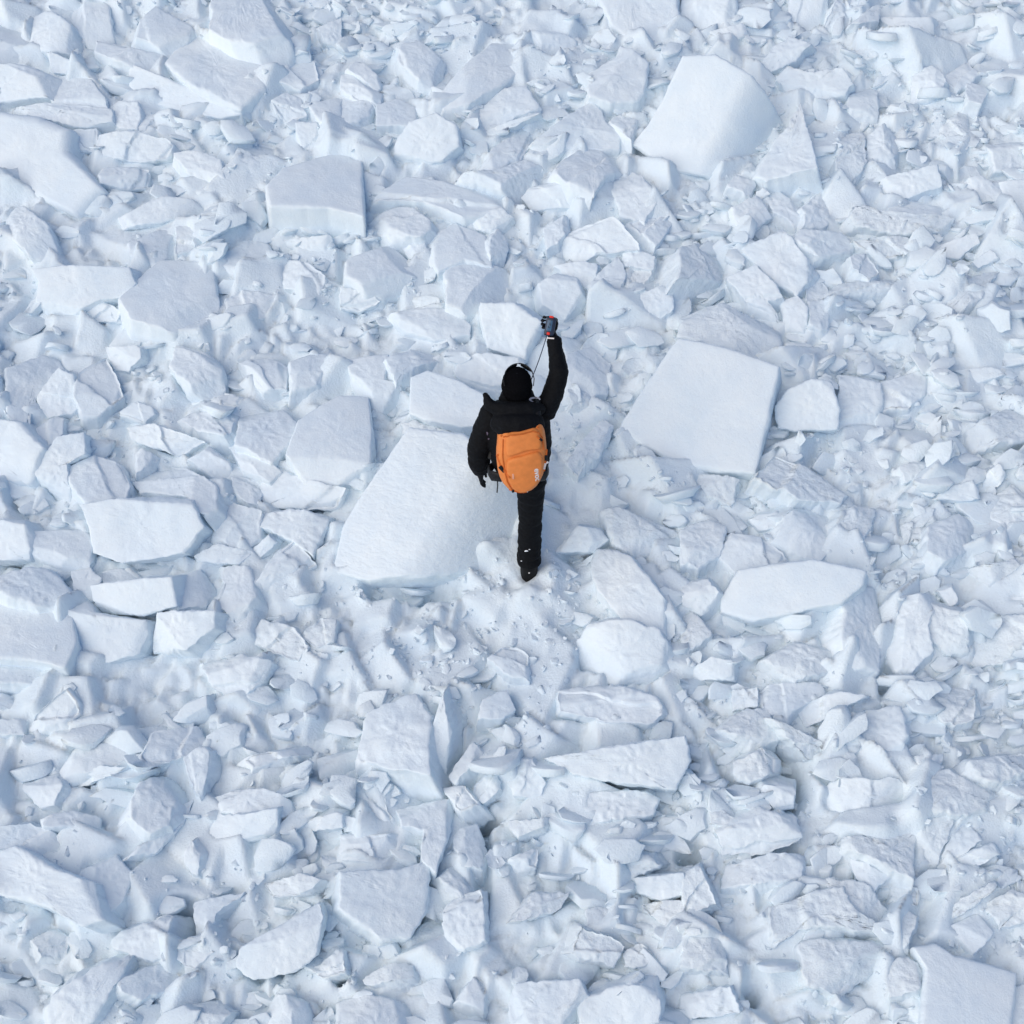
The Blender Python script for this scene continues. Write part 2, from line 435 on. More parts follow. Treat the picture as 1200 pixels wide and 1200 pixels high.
02 d1 510,240 560,160 700,150 740,230 600,270 530,270
02 w0 610,130 650,80 720,50 725,110 660,140
02 n1 500,350 600,300 670,350 680,400 600,490 530,520 440,460
02 n0 650,260 700,230 745,240 740,300 700,400 670,340
02 d0 440,600 580,520 640,440 680,410 640,500 550,590
02 n1 730,410 860,360 990,390 1000,430 880,465 740,440
02 w1 730,480 960,450 965,540 850,565 725,560
02 n0 150,470 250,450 350,470 340,510 160,500
02 n1 0,520 100,500 235,550 220,610 120,600 0,570
02 n2 0,620 60,580 150,630 300,700 340,820 280,845 170,790 0,710 | L:long slanting slab running down from the left edge, its end broken off
02 n1 290,620 390,600 460,670 430,760 390,800 260,750
02 n1 390,860 590,790 570,860 555,940 480,955 400,920
02 n0 680,770 850,740 760,810 740,870 685,865
02 n0 570,910 650,905 740,940 670,1000 580,950
02 w3 850,930 1110,780 1130,840 1110,960 1040,1015 890,1045 830,1000 | L:bright white slab with a curved lower edge, near the bottom edge
02 n0 920,710 1060,670 1120,690 1070,740 950,750
02 d0 410,1060 520,1000 660,990 640,1060 500,1110
02 n2 150,1150 250,1040 420,970 400,1050 330,1180 180,1190
02 w0 1060,490 1150,455 1200,455 1200,510 1070,525
02 n0 650,600 670,560 700,610 690,680 650,660
02 n0 0,130 90,130 80,180 0,190
02 n0 0,20 110,50 90,85 0,60
02 n0 1100,1010 1200,930 1200,1010 1140,1030
02 n0 920,1170 960,1100 1060,1130 1080,1200 930,1200
02 n0 0,780 50,780 40,850 0,870
02 n0 590,1140 760,1110 820,1150 700,1190
02 d0 120,900 200,870 240,900 220,970 150,960
02 n0 860,250 1080,200 1090,240 900,290
12 n2 60,260 100,110 250,40 310,120 300,200 300,310 180,290 | L:rough crusty block with a sheer right side above a deep crack
12 w1 300,220 350,60 385,180 350,390 300,370
12 g1 300,420 390,410 385,500 330,650 280,610 290,520 220,500 200,440
12 n0 20,370 90,345 170,470 160,525 110,500
12 w0 0,470 95,480 95,520 0,525
12 w1 0,540 200,535 205,620 140,635 0,620
12 n3 0,660 200,660 310,620 310,790 240,890 150,900 60,840 0,790 | L:large smooth panel-like block with a rounded right edge, left of the deep crack
12 n0 330,670 400,640 480,710 420,755 350,720
12 n1 355,800 430,740 495,730 500,900 430,930 370,910
12 g0 390,520 480,500 510,600 490,640 420,640
12 n0 470,360 540,300 560,370 500,420 465,400
12 n1 590,350 620,280 670,270 710,350 690,400 610,390
12 n0 360,370 430,360 470,410 410,445
12 n0 380,320 460,210 490,240 430,320 400,350
12 n1 480,120 500,60 580,20 610,90 560,125
12 n1 780,20 1000,0 1120,60 1140,90 1090,130 930,130 780,95
GG w3 640,887 690,880 800,862 808,890 790,925 735,918 675,908 | L:long white ridge-shaped block with a smooth front, widening to the right
12 n1 850,370 1010,370 1110,400 1090,460 850,490
12 n0 590,490 720,475 710,520 620,550
12 n0 600,610 690,580 690,640 640,640
12 n1 610,830 680,740 800,740 760,800 650,830
12 n1 800,940 850,860 950,900 990,930 960,990 860,970
12 n0 860,800 930,770 950,830 870,850
12 n0 940,620 1080,600 1110,640 1000,690 930,690
12 w0 1030,690 1200,670 1200,740 1150,770 1050,740
12 n0 1050,780 1200,760 1200,820 1130,850
12 n2 590,1130 620,1060 830,1050 860,1100 800,1150 700,1200 610,1200
12 n1 840,1120 1090,1060 1115,1130 1110,1190 880,1190
12 n0 80,1040 170,990 240,980 230,1030 100,1060
12 g0 410,1110 470,1030 510,1050 500,1140
12 n0 0,1120 100,1100 250,1130 250,1190 80,1200 0,1190
12 n0 990,940 1060,920 1100,960 1060,1000 1000,990
22 g1 270,20 350,0 480,0 500,30 410,80 380,120 300,100
22 w1 410,90 530,30 645,45 530,110 440,150
22 n1 330,130 440,180 560,250 450,265 370,190
22 n1 150,150 240,90 300,100 335,200 260,215
22 n0 170,30 260,20 265,80 180,95
22 n1 190,280 290,230 340,270 330,310 240,350 190,330
22 w0 265,380 290,360 390,375 390,440 330,450
22 w1 120,500 250,450 400,480 410,560 300,600 150,600
22 n1 160,640 300,600 410,590 400,660 250,710 140,710
22 w1 460,400 560,340 750,340 820,390 780,440 680,455 520,460
22 w0 580,490 780,460 825,490 740,520 600,520
22 n1 590,540 700,540 820,500 810,690 720,640 600,570 | L:arched block with a pointed lower corner hanging over a hollow
22 n0 580,620 650,640 720,680 650,745 610,690
22 g0 820,260 920,250 910,290 850,330
22 n2 850,340 960,290 1140,380 1140,410 1000,450 850,440
22 n1 820,500 960,460 900,640 840,650
22 w0 960,620 1090,570 1125,600 1040,640 970,655
22 n0 900,640 980,470 1050,550 960,620
22 n0 880,850 980,760 1090,700 1110,720 920,860
22 g0 930,860 1030,800 1090,880 1030,940
22 G3 820,930 900,920 960,960 1180,1020 1140,1215 840,1215 860,1000 | L:flat grey slab lying level in the bottom right corner
22 n2 320,770 420,740 560,720 600,800 720,860 560,860 420,860 330,910
22 n1 490,690 640,700 720,780 700,860 600,800
22 n1 0,660 60,640 110,770 0,810
22 n1 0,900 150,890 160,1010 0,1000
22 n0 0,1100 160,1070 190,1160 0,1180
22 n1 710,1010 780,950 850,1020 820,1080 730,1100
22 n0 740,700 840,720 830,770 740,760
22 n0 740,800 830,810 790,930 740,920
22 n1 1010,260 1150,230 1200,280 1100,340 1010,300
22 n1 870,40 930,0 1040,10 1020,120 960,140 900,120
22 n1 420,920 560,880 700,880 720,930 680,1000 560,1090 450,1060
22 g0 1150,1080 1200,1040 1200,1200 1140,1190
22 n0 1060,780 1170,730 1200,780 1130,860
22 n1 640,100 760,80 790,180 760,250 640,270 580,210
22 n0 100,430 210,430 190,490 110,490
"""
LIFT = [0.075, 0.11, 0.15, 0.18, 0.215, 0.25]; THICK = [0.26, 0.32, 0.38, 0.44, 0.52, 0.58]
TILES = {'GG': (0, 0, 1), **{f'{i}{j}': (400 * i, 400 * j, 1 / 3) for i in range(3) for j in range(3)}}
COVER = np.zeros((300, 300), bool)
yy, xx = np.mgrid[0:300, 0:300]; CX, CY = xx * 4 + 2, yy * 4 + 2
def inside(poly, X, Y):
    r = np.zeros(X.shape, bool); n = len(poly)
    for i in range(n):
        x1, y1 = poly[i]; x2, y2 = poly[(i + 1) % n]
        if y1 == y2: continue
        c = (y1 > Y) != (y2 > Y); r ^= c & (X < (x2 - x1) * (Y - y1) / (y2 - y1) + x1)
    return r
PARSED = []
for li, line in enumerate(l for l in BLOCKS.strip().splitlines() if l.strip()):
    body, _, lab = line.partition('|'); w = body.split(); ox, oy, sc = TILES[w[0]]
    px = np.array([[ox + float(a) * sc, oy + float(b) * sc] for a, b in (q.split(',') for q in w[2:])])
    PARSED.append((w[1][0], int(w[1][1]), lab.strip(), px)); COVER |= inside(px, CX, CY)
BLUR = COVER.astype(float)
BLUR = BLUR * np.roll(BLUR, 2, 0) * np.roll(BLUR, -2, 0) * np.roll(BLUR, 2, 1) * np.roll(BLUR, -2, 1)
for _ in range(2): BLUR = (BLUR + np.roll(BLUR, 1, 0) + np.roll(BLUR, -1, 0) + np.roll(BLUR, 1, 1) + np.roll(BLUR, -1, 1)) / 5
def covered(px, py, M):
    ok = (px > 0) & (px < 1199) & (py > 0) & (py < 1199); r = np.zeros(len(px)); r[ok] = M[(py[ok] / 4).astype(int), (px[ok] / 4).astype(int)]; return r

# ------------------------------------------------------------------ ground: one sheet, rubble relief near, plain beyond
def box_rubble(x, y, cell, amin, amax, hmin, hmax, tilt, seed, keep=1.0, steep=2.0):
    """Height of the upper envelope of jittered, rotated, tilted boxes."""
    ix = np.floor(x / cell).astype(np.int64); iy = np.floor(y / cell).astype(np.int64)
    best = np.full(x.shape, -9.0)
    z0 = np.zeros_like(ix)
    for dx in (-1, 0, 1):
        for dy in (-1, 0, 1):
            cx, cy = ix + dx, iy + dy
            r = [(_h(cx, cy, z0 + k, seed) + 1) / 2 for k in range(8)]
            px = (cx + r[0]) * cell; py = (cy + r[1]) * cell
            th = r[2] * math.pi; u = (x - px) * np.cos(th) + (y - py) * np.sin(th); v = -(x - px) * np.sin(th) + (y - py) * np.cos(th)
            a = amin + (amax - amin) * r[3]; b = a * (0.5 + 0.5 * r[4])
            e = np.maximum(np.abs(u + 0.35 * v) - a, np.abs(v) - b)
            z = hmin + (hmax - hmin) * r[5] + tilt * ((r[6] - 0.5) * 2 * u + (r[7] - 0.5) * 2 * v) - np.maximum(e, 0) * steep
            if keep < 1: z = np.where(r[5] * 7.13 % 1 < keep, z, -9)
            best = np.maximum(best, z)
    return best
PITS = []
for (a, b, la, lb, deg, dp) in ((470, 690, 0.50, 0.09, 0, 0.2), (745, 172, 0.13, 0.045, -55, 0.6), (137, 353, 0.06, 0.05, 30, 0.6), (618, 243, 0.12, 0.05, -20, 0.5), (325, 953, 0.05, 0.06, 60, 0.6), (808, 998, 0.08, 0.06, 20, 0.3), (322, 535, 0.10, 0.05, 40, 0.5),
                                (635, 365, 0.10, 0.06, 80, 0.5), (530, 880, 0.07, 0.28, 0, 0.22), (565, 1010, 0.06, 0.36, 0, 0.22), (925, 910, 0.09, 0.26, 5, 0.22), (285, 632, 0.09, 0.05, 50, 0.5), (925, 1010, 0.08, 0.1, 0, 0.25),
                                (215, 1080, 0.14, 0.12, 0, 0.4), (1040, 790, 0.05, 0.16, -20, 0.22), (880, 1165, 0.06, 0.05, 0, 0.25), (250, 470, 0.05, 0.1, 20, 0.4), (568, 955, 0.1, 0.05, 0, 0.3), (400, 1140, 0.05, 0.08, 0, 0.25)):
    q = hit_plane(a, b, np.array([0, 0, -0.02]), NG); PITS.append((q[0], q[1], la, lb, math.radians(deg), dp))
DRIFTS = []          # soft blown-in snow that buries the rubble
for (a, b, rad) in ((25, 320, 0.38), (262, 215, 0.20), (225, 262, 0.22), (690, 560, 0.30), (925, 920, 0.22), (985, 745, 0.28), (560, 1130, 0.22), (1000, 235, 0.26), (40, 205, 0.45), (590, 715, 0.30), (660, 300, 0.2), (870, 1130, 0.25), (420, 700, 0.2), (150, 1000, 0.2), (1130, 420, 0.22), (480, 60, 0.25), (1100, 60, 0.25)):
    q = hit_plane(a, b, np.array([0, 0, 0.0]), NG); DRIFTS.append((q[0], q[1], rad))
def drift(x, y):
    m = 0.0
    for hx, hy, rad in DRIFTS: m = np.maximum(m, np.exp(-(((x - hx) / rad) ** 2 + ((y - hy) / rad) ** 2) ** 2))
    return m
def ground_h(x, y, fine=True):
    P = np.c_[x, y, np.zeros_like(x)]
    s_ = math.tan(SLOPE) * y; h = s_
    h = h + 0.06 * fbm(P * 0.8, 5, 2) - 0.135
    r = np.maximum(box_rubble(x, y, 0.50, 0.13, 0.30, 0.02, 0.22, 0.5, 11), box_rubble(x, y, 0.26, 0.06, 0.15, -0.02, 0.19, 0.7, 23))
    r = np.maximum(r, box_rubble(x, y, 0.13, 0.03, 0.075, -0.04, 0.13, 0.9, 37))
    r = np.maximum(r, box_rubble(x, y, 0.075, 0.015, 0.04, -0.02, 0.105, 0.9, 53, steep=1.4))
    dr = 0.025 + 0.07 * fbm(P * 1.4, 91, 2) + 0.07 * drift(x, y); r = 0.5 * (r + dr + np.sqrt((r - dr) ** 2 + 0.035 ** 2)) + 0.014 * fbm(P * 7, 3, 2) + 0.003 * fbm(P * 30, 9, 2)
    # trampled crumbly patch where the person stands
    q = np.exp(-(((x - 0.01) / 0.34) ** 2 + ((y + 0.12) / 0.36) ** 2) ** 2)
    r = r * (1 - 0.8 * q) + q * (0.165 + 0.05 * fbm(P * 9, 44, 4, 0.6))
    r = r + 0.09 * np.exp(-(((x - 0.01) / 0.16) ** 2 + ((y + 0.18) / 0.09) ** 2)) + 0.06 * np.exp(-(((x - 0.17) / 0.07) ** 2 + ((y + 0.02) / 0.16) ** 2))      # snow pushed up round the boot
    for (hx, hy, la, lb, an, dp) in PITS:      # open cracks and holes between the blocks
        c, s = math.cos(an), math.sin(an); u = ((x - hx) * c + (y - hy) * s) / la; v = (-(x - hx) * s + (y - hy) * c) / lb
        r = r - dp * np.exp(-(u * u + v * v) ** 2)
    px, py = project(np.c_[x, y, s_ + 0.03]); r = r - 0.12 * covered(px, py, BLUR)      # the blocks have pressed into what lies under them
    return h + r
def axis(lo, hi, step, far):
    a = list(np.arange(lo, hi + 1e-6, step)); d = step; l, h = lo, hi
    while h < far:
        d *= 1.35; l -= d; h += d; a.insert(0, l); a.append(h)
    return np.array(a)
gx = axis(-4.9, 4.9, 0.023, 220); gy = axis(-4.2, 6.4, 0.023, 220)
GX, GY = np.meshgrid(gx, gy); GZ = ground_h(GX.ravel(), GY.ravel())
n1, n2 = len(gx), len(gy)
ii = (np.arange(n2 - 1)[:, None] * n1 + np.arange(n1 - 1)[None]).ravel()
ground = mesh_obj('ground', np.c_[GX.ravel(), GY.ravel(), GZ], np.c_[ii, ii + 1, ii + n1 + 1, ii + n1], M_RUBBLE)
ground['kind'] = 'structure'; ground['label'] = 'snow-covered avalanche debris slope rising away from the camera'

# ------------------------------------------------------------------ blocks, traced one by one
records = []
SLABPLANE = {}
for li, (tone, lev, lab, px) in enumerate(PARSED):
    rng = np.random.default_rng(1000 + li)
    # pieces cut by the frame go on beyond it
    if px[:, 0].min() < 4: px[px[:, 0] < 4, 0] -= rng.uniform(25, 60)
    if px[:, 0].max() > 1196: px[px[:, 0] > 1196, 0] += rng.uniform(25, 60)
    if px[:, 1].min() < 4: px[px[:, 1] < 4, 1] -= rng.uniform(25, 60)
    if px[:, 1].max() > 1196: px[px[:, 1] > 1196, 1] += rng.uniform(25, 60)
    A, c = poly_area_centroid(px)
    if A > 0: px = px[::-1]            # image y runs down: this makes the outline counter-clockwise in the world
    if lev < 4: px = c + (px - c) * (1.09 if lev < 3 else 1.04)
    tc, tr = {'w': (rng.uniform(14, 27), rng.uniform(-14, 0)), 'n': (rng.uniform(-14, 16), rng.uniform(-18, 14)), 'g': (rng.uniform(-13, -5), rng.uniform(-2, 9)),
              'd': (rng.uniform(-10, 0), rng.uniform(18, 28)), 'R': (10, -9), 'W': (12, -11), 'G': (-4, 2)}[tone]
    lift = LIFT[lev] + rng.uniform(-0.015, 0.03) + (0.05 if tone == 'R' else 0)
    a = SLOPE + math.radians(tc); n = np.array([math.tan(math.radians(tr)), -math.sin(a), math.cos(a)]); n /= np.linalg.norm(n)
    anchor = hit_plane(c[0], c[1], np.array([0, 0, lift]), NG)
    W3 = np.array([hit_plane(q[0], q[1], anchor, n) for q in px])
    e1 = np.cross([0, 1, 0], n); e1 /= np.linalg.norm(e1); e2 = np.cross(n, e1)
    P2 = np.c_[(W3 - anchor) @ e1, (W3 - anchor) @ e2]
    A2, c2 = poly_area_centroid(P2)
    if A2 < 0: P2 = P2[::-1]
    size = math.sqrt(abs(A2))
    T = min(THICK[lev] * rng.uniform(0.85, 1.2), max(0.16, size * 1.1)) + lift * 0.4
    rightness = (0.55 * c[0] + 0.45 * c[1]) / 1200
    rough = rng.uniform(0.4, 1.0) + (0.9 * rightness if tone in 'nd' else 0.25 * rightness)
    if tone in 'RWG' or lev >= 4: rough = 0.45
    sp = float(np.clip(size / 29, 0.011, 0.024))
    O = resample(P2, sp)
    # ragged outline
    Q = np.c_[O, np.full(len(O), li * 3.7)]
    jit = np.c_[fbm(Q / (size * 0.30), 1, 3), fbm(Q / (size * 0.30), 2, 3)] * size * (0.014 if lab else 0.024) * (0.5 + rough)
    jit += np.c_[fbm(Q / 0.03, 3, 2), fbm(Q / 0.03, 4, 2)] * 0.005 * (0.5 + rough)
    O = O + jit
    re = float(np.clip(size * rng.uniform(0.025, 0.06), 0.006, 0.03))
    rad = np.linalg.norm(O - c2, axis=1).mean()
    if tone == 'W' and lev < 3: re = 0.10
    V, F, S = ring_slab(O, c2, T, re, rng.uniform(-0.05, 0.30) if lev < 3 else rng.uniform(-0.08, 0.08), max(5, int(rad / sp / 1.25)), int(np.clip(T / sp / 2.4, 4, 10)))
    # crown and bend
    rr = np.linalg.norm(V[:, :2] - c2, axis=1) / (rad * 1.3); V[:, 2] -= np.clip(rr, 0, 1.4) ** 2 * size * rng.uniform(0.0, 0.07)
    if tone == 'R':
        s_ = (V[:, 0] - c2[0]) * 0.80 - (V[:, 1] - c2[1]) * 0.60; V[:, 2] -= 1.5 * np.clip(s_ - 0.05, 0, None) ** 2
    elif lev >= 4 and tone == 'w':
        s_ = (V[:, 0] - c2[0]) * 0.80 - (V[:, 1] - c2[1]) * 0.60; V[:, 2] -= 2.6 * np.clip(s_ - 0.10, 0, None) ** 2
    elif not lab and rng.random() < 0.75:
        th = rng.normal(-1.0, 0.7) if rng.random() < 0.7 else rng.uniform(0, 6.28); s_ = (V[:, 0] - c2[0]) * math.cos(th) + (V[:, 1] - c2[1]) * math.sin(th); V[:, 2] -= rng.uniform(0.2, 0.9) / size * np.clip(s_ - size * rng.uniform(-0.1, 0.2), 0, None) ** 2 * (lev < 4)
    # broken-off corners and facets
    for k in range((1 if lab else rng.integers(2, 6)) if tone not in 'RWG' and lev < 4 else 0):
        th = rng.uniform(0, 6.28); el = math.radians(rng.uniform(15, 70))
        d = np.array([math.cos(th) * math.cos(el), math.sin(th) * math.cos(el), math.sin(el)])
        s_ = (V - [c2[0], c2[1], 0]) @ d; lim = s_.max() - size * rng.uniform(0.03, 0.16); ex = np.clip(s_ - lim, 0, None); V -= ex[:, None] * d * 0.97
    # layered crust: part of the upper sheet broken away along a wobbly line
    for k in range(1 if lev < 4 and not lab and rng.random() < 0.45 else 0):
        th = rng.uniform(0, 6.28); s_ = ((V[:, 0] - c2[0]) * math.cos(th) + (V[:, 1] - c2[1]) * math.sin(th)) / size + 0.09 * fbm(V / (size * 0.35) + li, 55 + k, 3)
        st = np.clip((s_ - rng.uniform(-0.15, 0.35)) / 0.035, 0, 1); V[:, 2] -= st * rng.uniform(0.010, 0.032) * (1 - 0.7 * S)
    # relief
    Q = V + li * 5.1
    V[:, 2] += (1 - 0.6 * S) * size * 0.030 * rough * fbm(Q / (size * 0.45), 7, 3)
    vec = np.c_[fbm(Q / 0.11, 8, 3), fbm(Q / 0.11, 9, 3), fbm(Q / 0.11, 10, 3)]
    V += vec * 0.0055 * rough * min(1, size / 0.25)
    lay = fbm(Q * [6, 6, 45], 12, 2) * 0.012 * S          # layering on the broken sides
    D = V[:, :2] - c2; V[:, :2] += D / (np.linalg.norm(D, axis=1, keepdims=True) + 1e-6) * lay[:, None]
    V += np.c_[vnoise(Q / 0.028, 13), vnoise(Q / 0.028, 14), vnoise(Q / 0.028, 15)] * 0.0035 * rough
    centre = anchor + c2[0] * e1 + c2[1] * e2 - n * T
    WV = anchor + V[:, :1] * e1 + V[:, 1:2] * e2 + V[:, 2:] * n - centre
    m = M_RIPPLE if tone == 'R' else M_SMOOTH if (tone in 'WG' or lev >= 3 or rough < 0.75) else M_ROUGH if rough > 1.35 else M_SNOW
    big = abs(A) > 3200
    o = mesh_obj('snow_block' if abs(A) > 1100 else 'snow_chunk', WV, F, m)
    o.location = centre
    if tone == 'R': SLABPLANE['p'] = anchor; SLABPLANE['n'] = n
    ev = np.linalg.eigvalsh(np.cov(px.T)); records.append(dict(o=o, c=c, A=abs(A), asp=math.sqrt(ev[1] / max(ev[0], 1e-6)), nv=len(px), tone=tone, lab=lab))

# labels: the landmarks by hand, the others by their look and their place beside a landmark
LAND = [('person\'s boot', 618, 690), ('orange backpack', 655, 560), ('handheld device', 645, 372)]
SHORT = {'flat grey-topped slab with': 'flat grey-topped slab', 'broad smooth snow slab': 'smooth left-edge slab', 'flat hexagonal': 'hexagonal grey slab',
         'thick pale block': 'thick pale block', 'wide flat grey': 'wide grey slab', 'rounded bright': 'rounded white lump', 'sharp-cornered': 'sharp-cornered slab',
         'big white boulder': 'big white boulder', 'broad bright': 'broad dimpled slab', 'angular grey-blue': 'grey-blue edge block', 'large tilted grey': 'large tilted slab',
         'big leaning': 'big rippled slab', 'big square': 'big square slab', 'white-fronted': 'white-fronted block', 'large lens': 'lens-shaped block',
         'long slanting': 'long slanting slab', 'bright white slab with a curved': 'curved bottom-edge slab', 'rough crusty': 'rough crusty block',
         'large smooth panel': 'large panel-like block', 'long white ridge': 'long ridge-shaped block', 'arched': 'arched block', 'flat grey slab lying': 'flat corner slab'}
for r in records:
    if r['lab'].startswith('L:'):
        r['lab'] = r['lab'][2:].strip()
        for k, v in SHORT.items():
            if r['lab'].startswith(k): LAND.append((v, *r['c'])); break
LAND += [('top edge\'s middle', 600, -10), ('upper right corner', 1200, 0), ('right edge\'s middle', 1205, 560), ('upper left corner', 0, 0), ('bottom edge\'s middle', 600, 1210), ('lower left corner', 0, 1200)]
DIRS = ['right of', 'upper right of', 'above', 'upper left of', 'left of', 'lower left of', 'below', 'lower right of']
ORD = ['nearest', 'second nearest', 'third nearest', 'fourth nearest', 'fifth nearest', 'sixth nearest', 'seventh nearest', 'eighth nearest', 'ninth nearest', 'tenth nearest', 'eleventh nearest', 'twelfth nearest']
cells = {}
for r in records:
    if r['lab']: continue
    ds = [math.hypot(r['c'][0] - x, r['c'][1] - y) for _, x, y in LAND]; k = int(np.argmin(ds)); _, x, y = LAND[k]
    d = int(round(math.degrees(math.atan2(y - r['c'][1], r['c'][0] - x)) / 45)) % 8
    cells.setdefault((k, d), []).append((ds[k], r))
for (k, d), lst in cells.items():
    lst.sort(key=lambda q: q[0])
    for i, (_, r) in enumerate(lst):
        size = 'small' if r['A'] < 700 else 'medium-sized' if r['A'] < 2200 else 'large'
        shape = 'bar-shaped' if r['asp'] > 2.5 else 'elongated' if r['asp'] > 1.7 else 'four-sided' if r['nv'] <= 4 else 'chunky'
        tone = {'w': 'bright white', 'n': 'white', 'g': 'pale grey', 'd': 'bluish shaded', 'R': 'white', 'W': 'white', 'G': 'grey'}[r['tone']]
        nm = r['o'].name.split('.')[0].split('_')[1]
        r['lab'] = f"{size} {shape} {tone} snow {nm}, {ORD[min(i, 11)] + ' ' if len(lst) > 1 else ''}{DIRS[d]} the {LAND[k][0]}"
for r in records: tag(r['o'], r['lab'], r['o'].name.split('.')[0].replace('_', ' '), 'broken blocks of avalanche snow')

# ------------------------------------------------------------------ loose rubble nobody could count
def shard_shapes(n, seed, corners, per):
    """Angular broken plates: a ragged polygon, bevelled rim, tapering sides, one or two corners sheared off."""
    rng = np.random.default_rng(seed); out = []; F = None
    for k in range(n):
        a = np.sort((np.arange(corners) + rng.uniform(-0.36, 0.36, corners)) / corners * 2 * math.pi); r = rng.uniform(0.72, 1.12, corners)
        P = np.c_[np.cos(a) * r, np.sin(a) * r * (rng.uniform(0.38, 0.8) if per == 2 else rng.uniform(0.5, 0.95))]
        O = np.array([P[i] + (P[(i + 1) % corners] - P[i]) * j / per for i in range(corners) for j in range(per)]); M = len(O)
        O = O + rng.normal(size=O.shape) * 0.03; t = rng.uniform(0.10, 0.26) if per == 2 else rng.uniform(0.15, 0.36); be = 0.05; tp = rng.uniform(0.7, 1.15); sh = rng.uniform(-0.3, 0.3, 2)
        rings = [(O * (1 - 1.6 * be), t), (O * (1 - 0.35 * be), t - 0.3 * be), (O, t - be), (O * (0.5 + 0.5 * tp), 0.0), (O * tp, -t + be), (O * tp * (1 - 1.3 * be), -t)]
        V = np.vstack([[[0, 0, t]]] + [np.c_[p + sh * z, np.full(M, z)] for p, z in rings] + [[[-sh[0] * t, -sh[1] * t, -t]]])
        for q in range(3):
            d = rng.normal(size=3); d /= np.linalg.norm(d); s_ = V @ d; ex = np.clip(s_ - s_.max() * rng.uniform(0.6, 0.9), 0, None); V = V - ex[:, None] * d
        V += 0.02 * np.c_[vnoise(V * 4 + k, 1), vnoise(V * 4 + k, 2), vnoise(V * 4 + k, 3)]
        out.append(V)
        if F is None:
            j = np.arange(M); j2 = (j + 1) % M; T = [np.c_[j * 0, 1 + j, 1 + j2]]
            for r_ in range(len(rings) - 1):
                A_ = 1 + r_ * M; T += [np.c_[A_ + j, A_ + M + j, A_ + M + j2], np.c_[A_ + j, A_ + M + j2, A_ + j2]]
            A_ = 1 + (len(rings) - 1) * M; T.append(np.c_[j * 0 + len(V) - 1, A_ + j2, A_ + j]); F = np.vstack(T)
    return out, F
def rot_mats(rng, n, tiltmax, rows=False):
    a = rng.uniform(0, 6.283, n); t = rng.uniform(0, tiltmax, n); b = rng.uniform(0, 6.283, n)
    if rows: a = rng.normal(0, 0.45, n) + math.pi * rng.integers(0, 2, n); b = rng.normal(0, 0.5, n) + math.pi * (rng.random(n) < 0.35); t = rng.uniform(0.1, 1.0, n)      # plates stacked like shingles
    ca, sa = np.cos(a), np.sin(a); Z = np.zeros(n); I = np.ones(n)
    Rz = np.stack([np.stack([ca, -sa, Z], 1), np.stack([sa, ca, Z], 1), np.stack([Z, Z, I], 1)], 1)
    ux, uy = np.cos(b), np.sin(b); ct, st = np.cos(t), np.sin(t)
    Rt = np.stack([np.stack([ct + ux * ux * (1 - ct), ux * uy * (1 - ct), uy * st], 1), np.stack([ux * uy * (1 - ct), ct + uy * uy * (1 - ct), -ux * st], 1), np.stack([-uy * st, ux * st, ct], 1)], 1)
    return Rt @ Rz
def scatter(name, count, sub, shapes, smin, smax, power, seed, label, sink):
    rng = np.random.default_rng(seed)
    SH, F0 = shard_shapes(shapes, seed + 1, 6 if sub == 2 else 5, 2 if sub == 2 else 1)
    X = rng.uniform(-4.8, 4.8, count * 6); Y = rng.uniform(-3.9, 6.2, count * 6)
    Zg = ground_h(X, Y)
    px, py = project(np.c_[X, Y, Zg + 0.06])
    ok = np.ones(len(X), bool); inn = (px > 0) & (px < 1199) & (py > 0) & (py < 1199)
    s = smin * (smax / smin) ** (rng.random(len(X)) ** power)
    cov = covered(px, py, COVER) > 0; k = s * 160 * 0.55
    near = sum(covered(px + dx * k, py + dy * k, COVER) for dx, dy in ((1, 0), (-1, 0), (0, 1), (0, -1)))
    cov |= (near >= 2) & (s > 0.08) & (rng.random(len(X)) < 0.85)
    dens = 0.55 + 0.9 * fbm(np.c_[X, Y, X * 0] * 1.1, 71, 2)
    if sub == 1: dens = np.clip((fbm(np.c_[X, Y, X * 0] * 1.6, 171, 2) + 0.12) * 3, 0, 1) + 1.2 * np.exp(-((X / 0.6) ** 2 + ((Y + 0.35) / 0.45) ** 2)) - 0.2
    if sub == 2: dens = dens - 1.0 * drift(X, Y)
    ok = (~cov) & (rng.random(len(X)) < np.clip(dens + 0.25 * (0.55 * px + 0.45 * py) / 1200, 0.05, 1)) & ~((np.abs(X - 0.01) < 0.13) & (Y > -0.2) & (Y < 0.4))
    X, Y, Zg, s = X[ok][:count], Y[ok][:count], Zg[ok][:count], s[ok][:count]; n = len(X)
    R = rot_mats(rng, n, 1.0, sub == 2); which = rng.integers(0, shapes, n)
    VV = np.einsum('nij,nkj->nki', R, np.array(SH)[which]) * s[:, None, None] + np.c_[X, Y, Zg + s * sink][:, None, :]
    nv = len(SH[0]); FF = (F0[None] + (np.arange(n) * nv)[:, None, None]).reshape(-1, 3)
    o = mesh_obj(name, VV.reshape(-1, 3), FF, M_RUBBLE); o['kind'] = 'stuff'; o['label'] = label; o['category'] = 'snow rubble'
    return o
scatter('snow_rubble', 2400, 2, 60, 0.065, 0.21, 1.3, 501, 'fist to head sized lumps of broken snow filling the gaps between blocks', 0.04)
scatter('snow_crumbs', 5000, 1, 30, 0.012, 0.05, 1.3, 777, 'small crumbs of snow strewn between the blocks', 0.0)

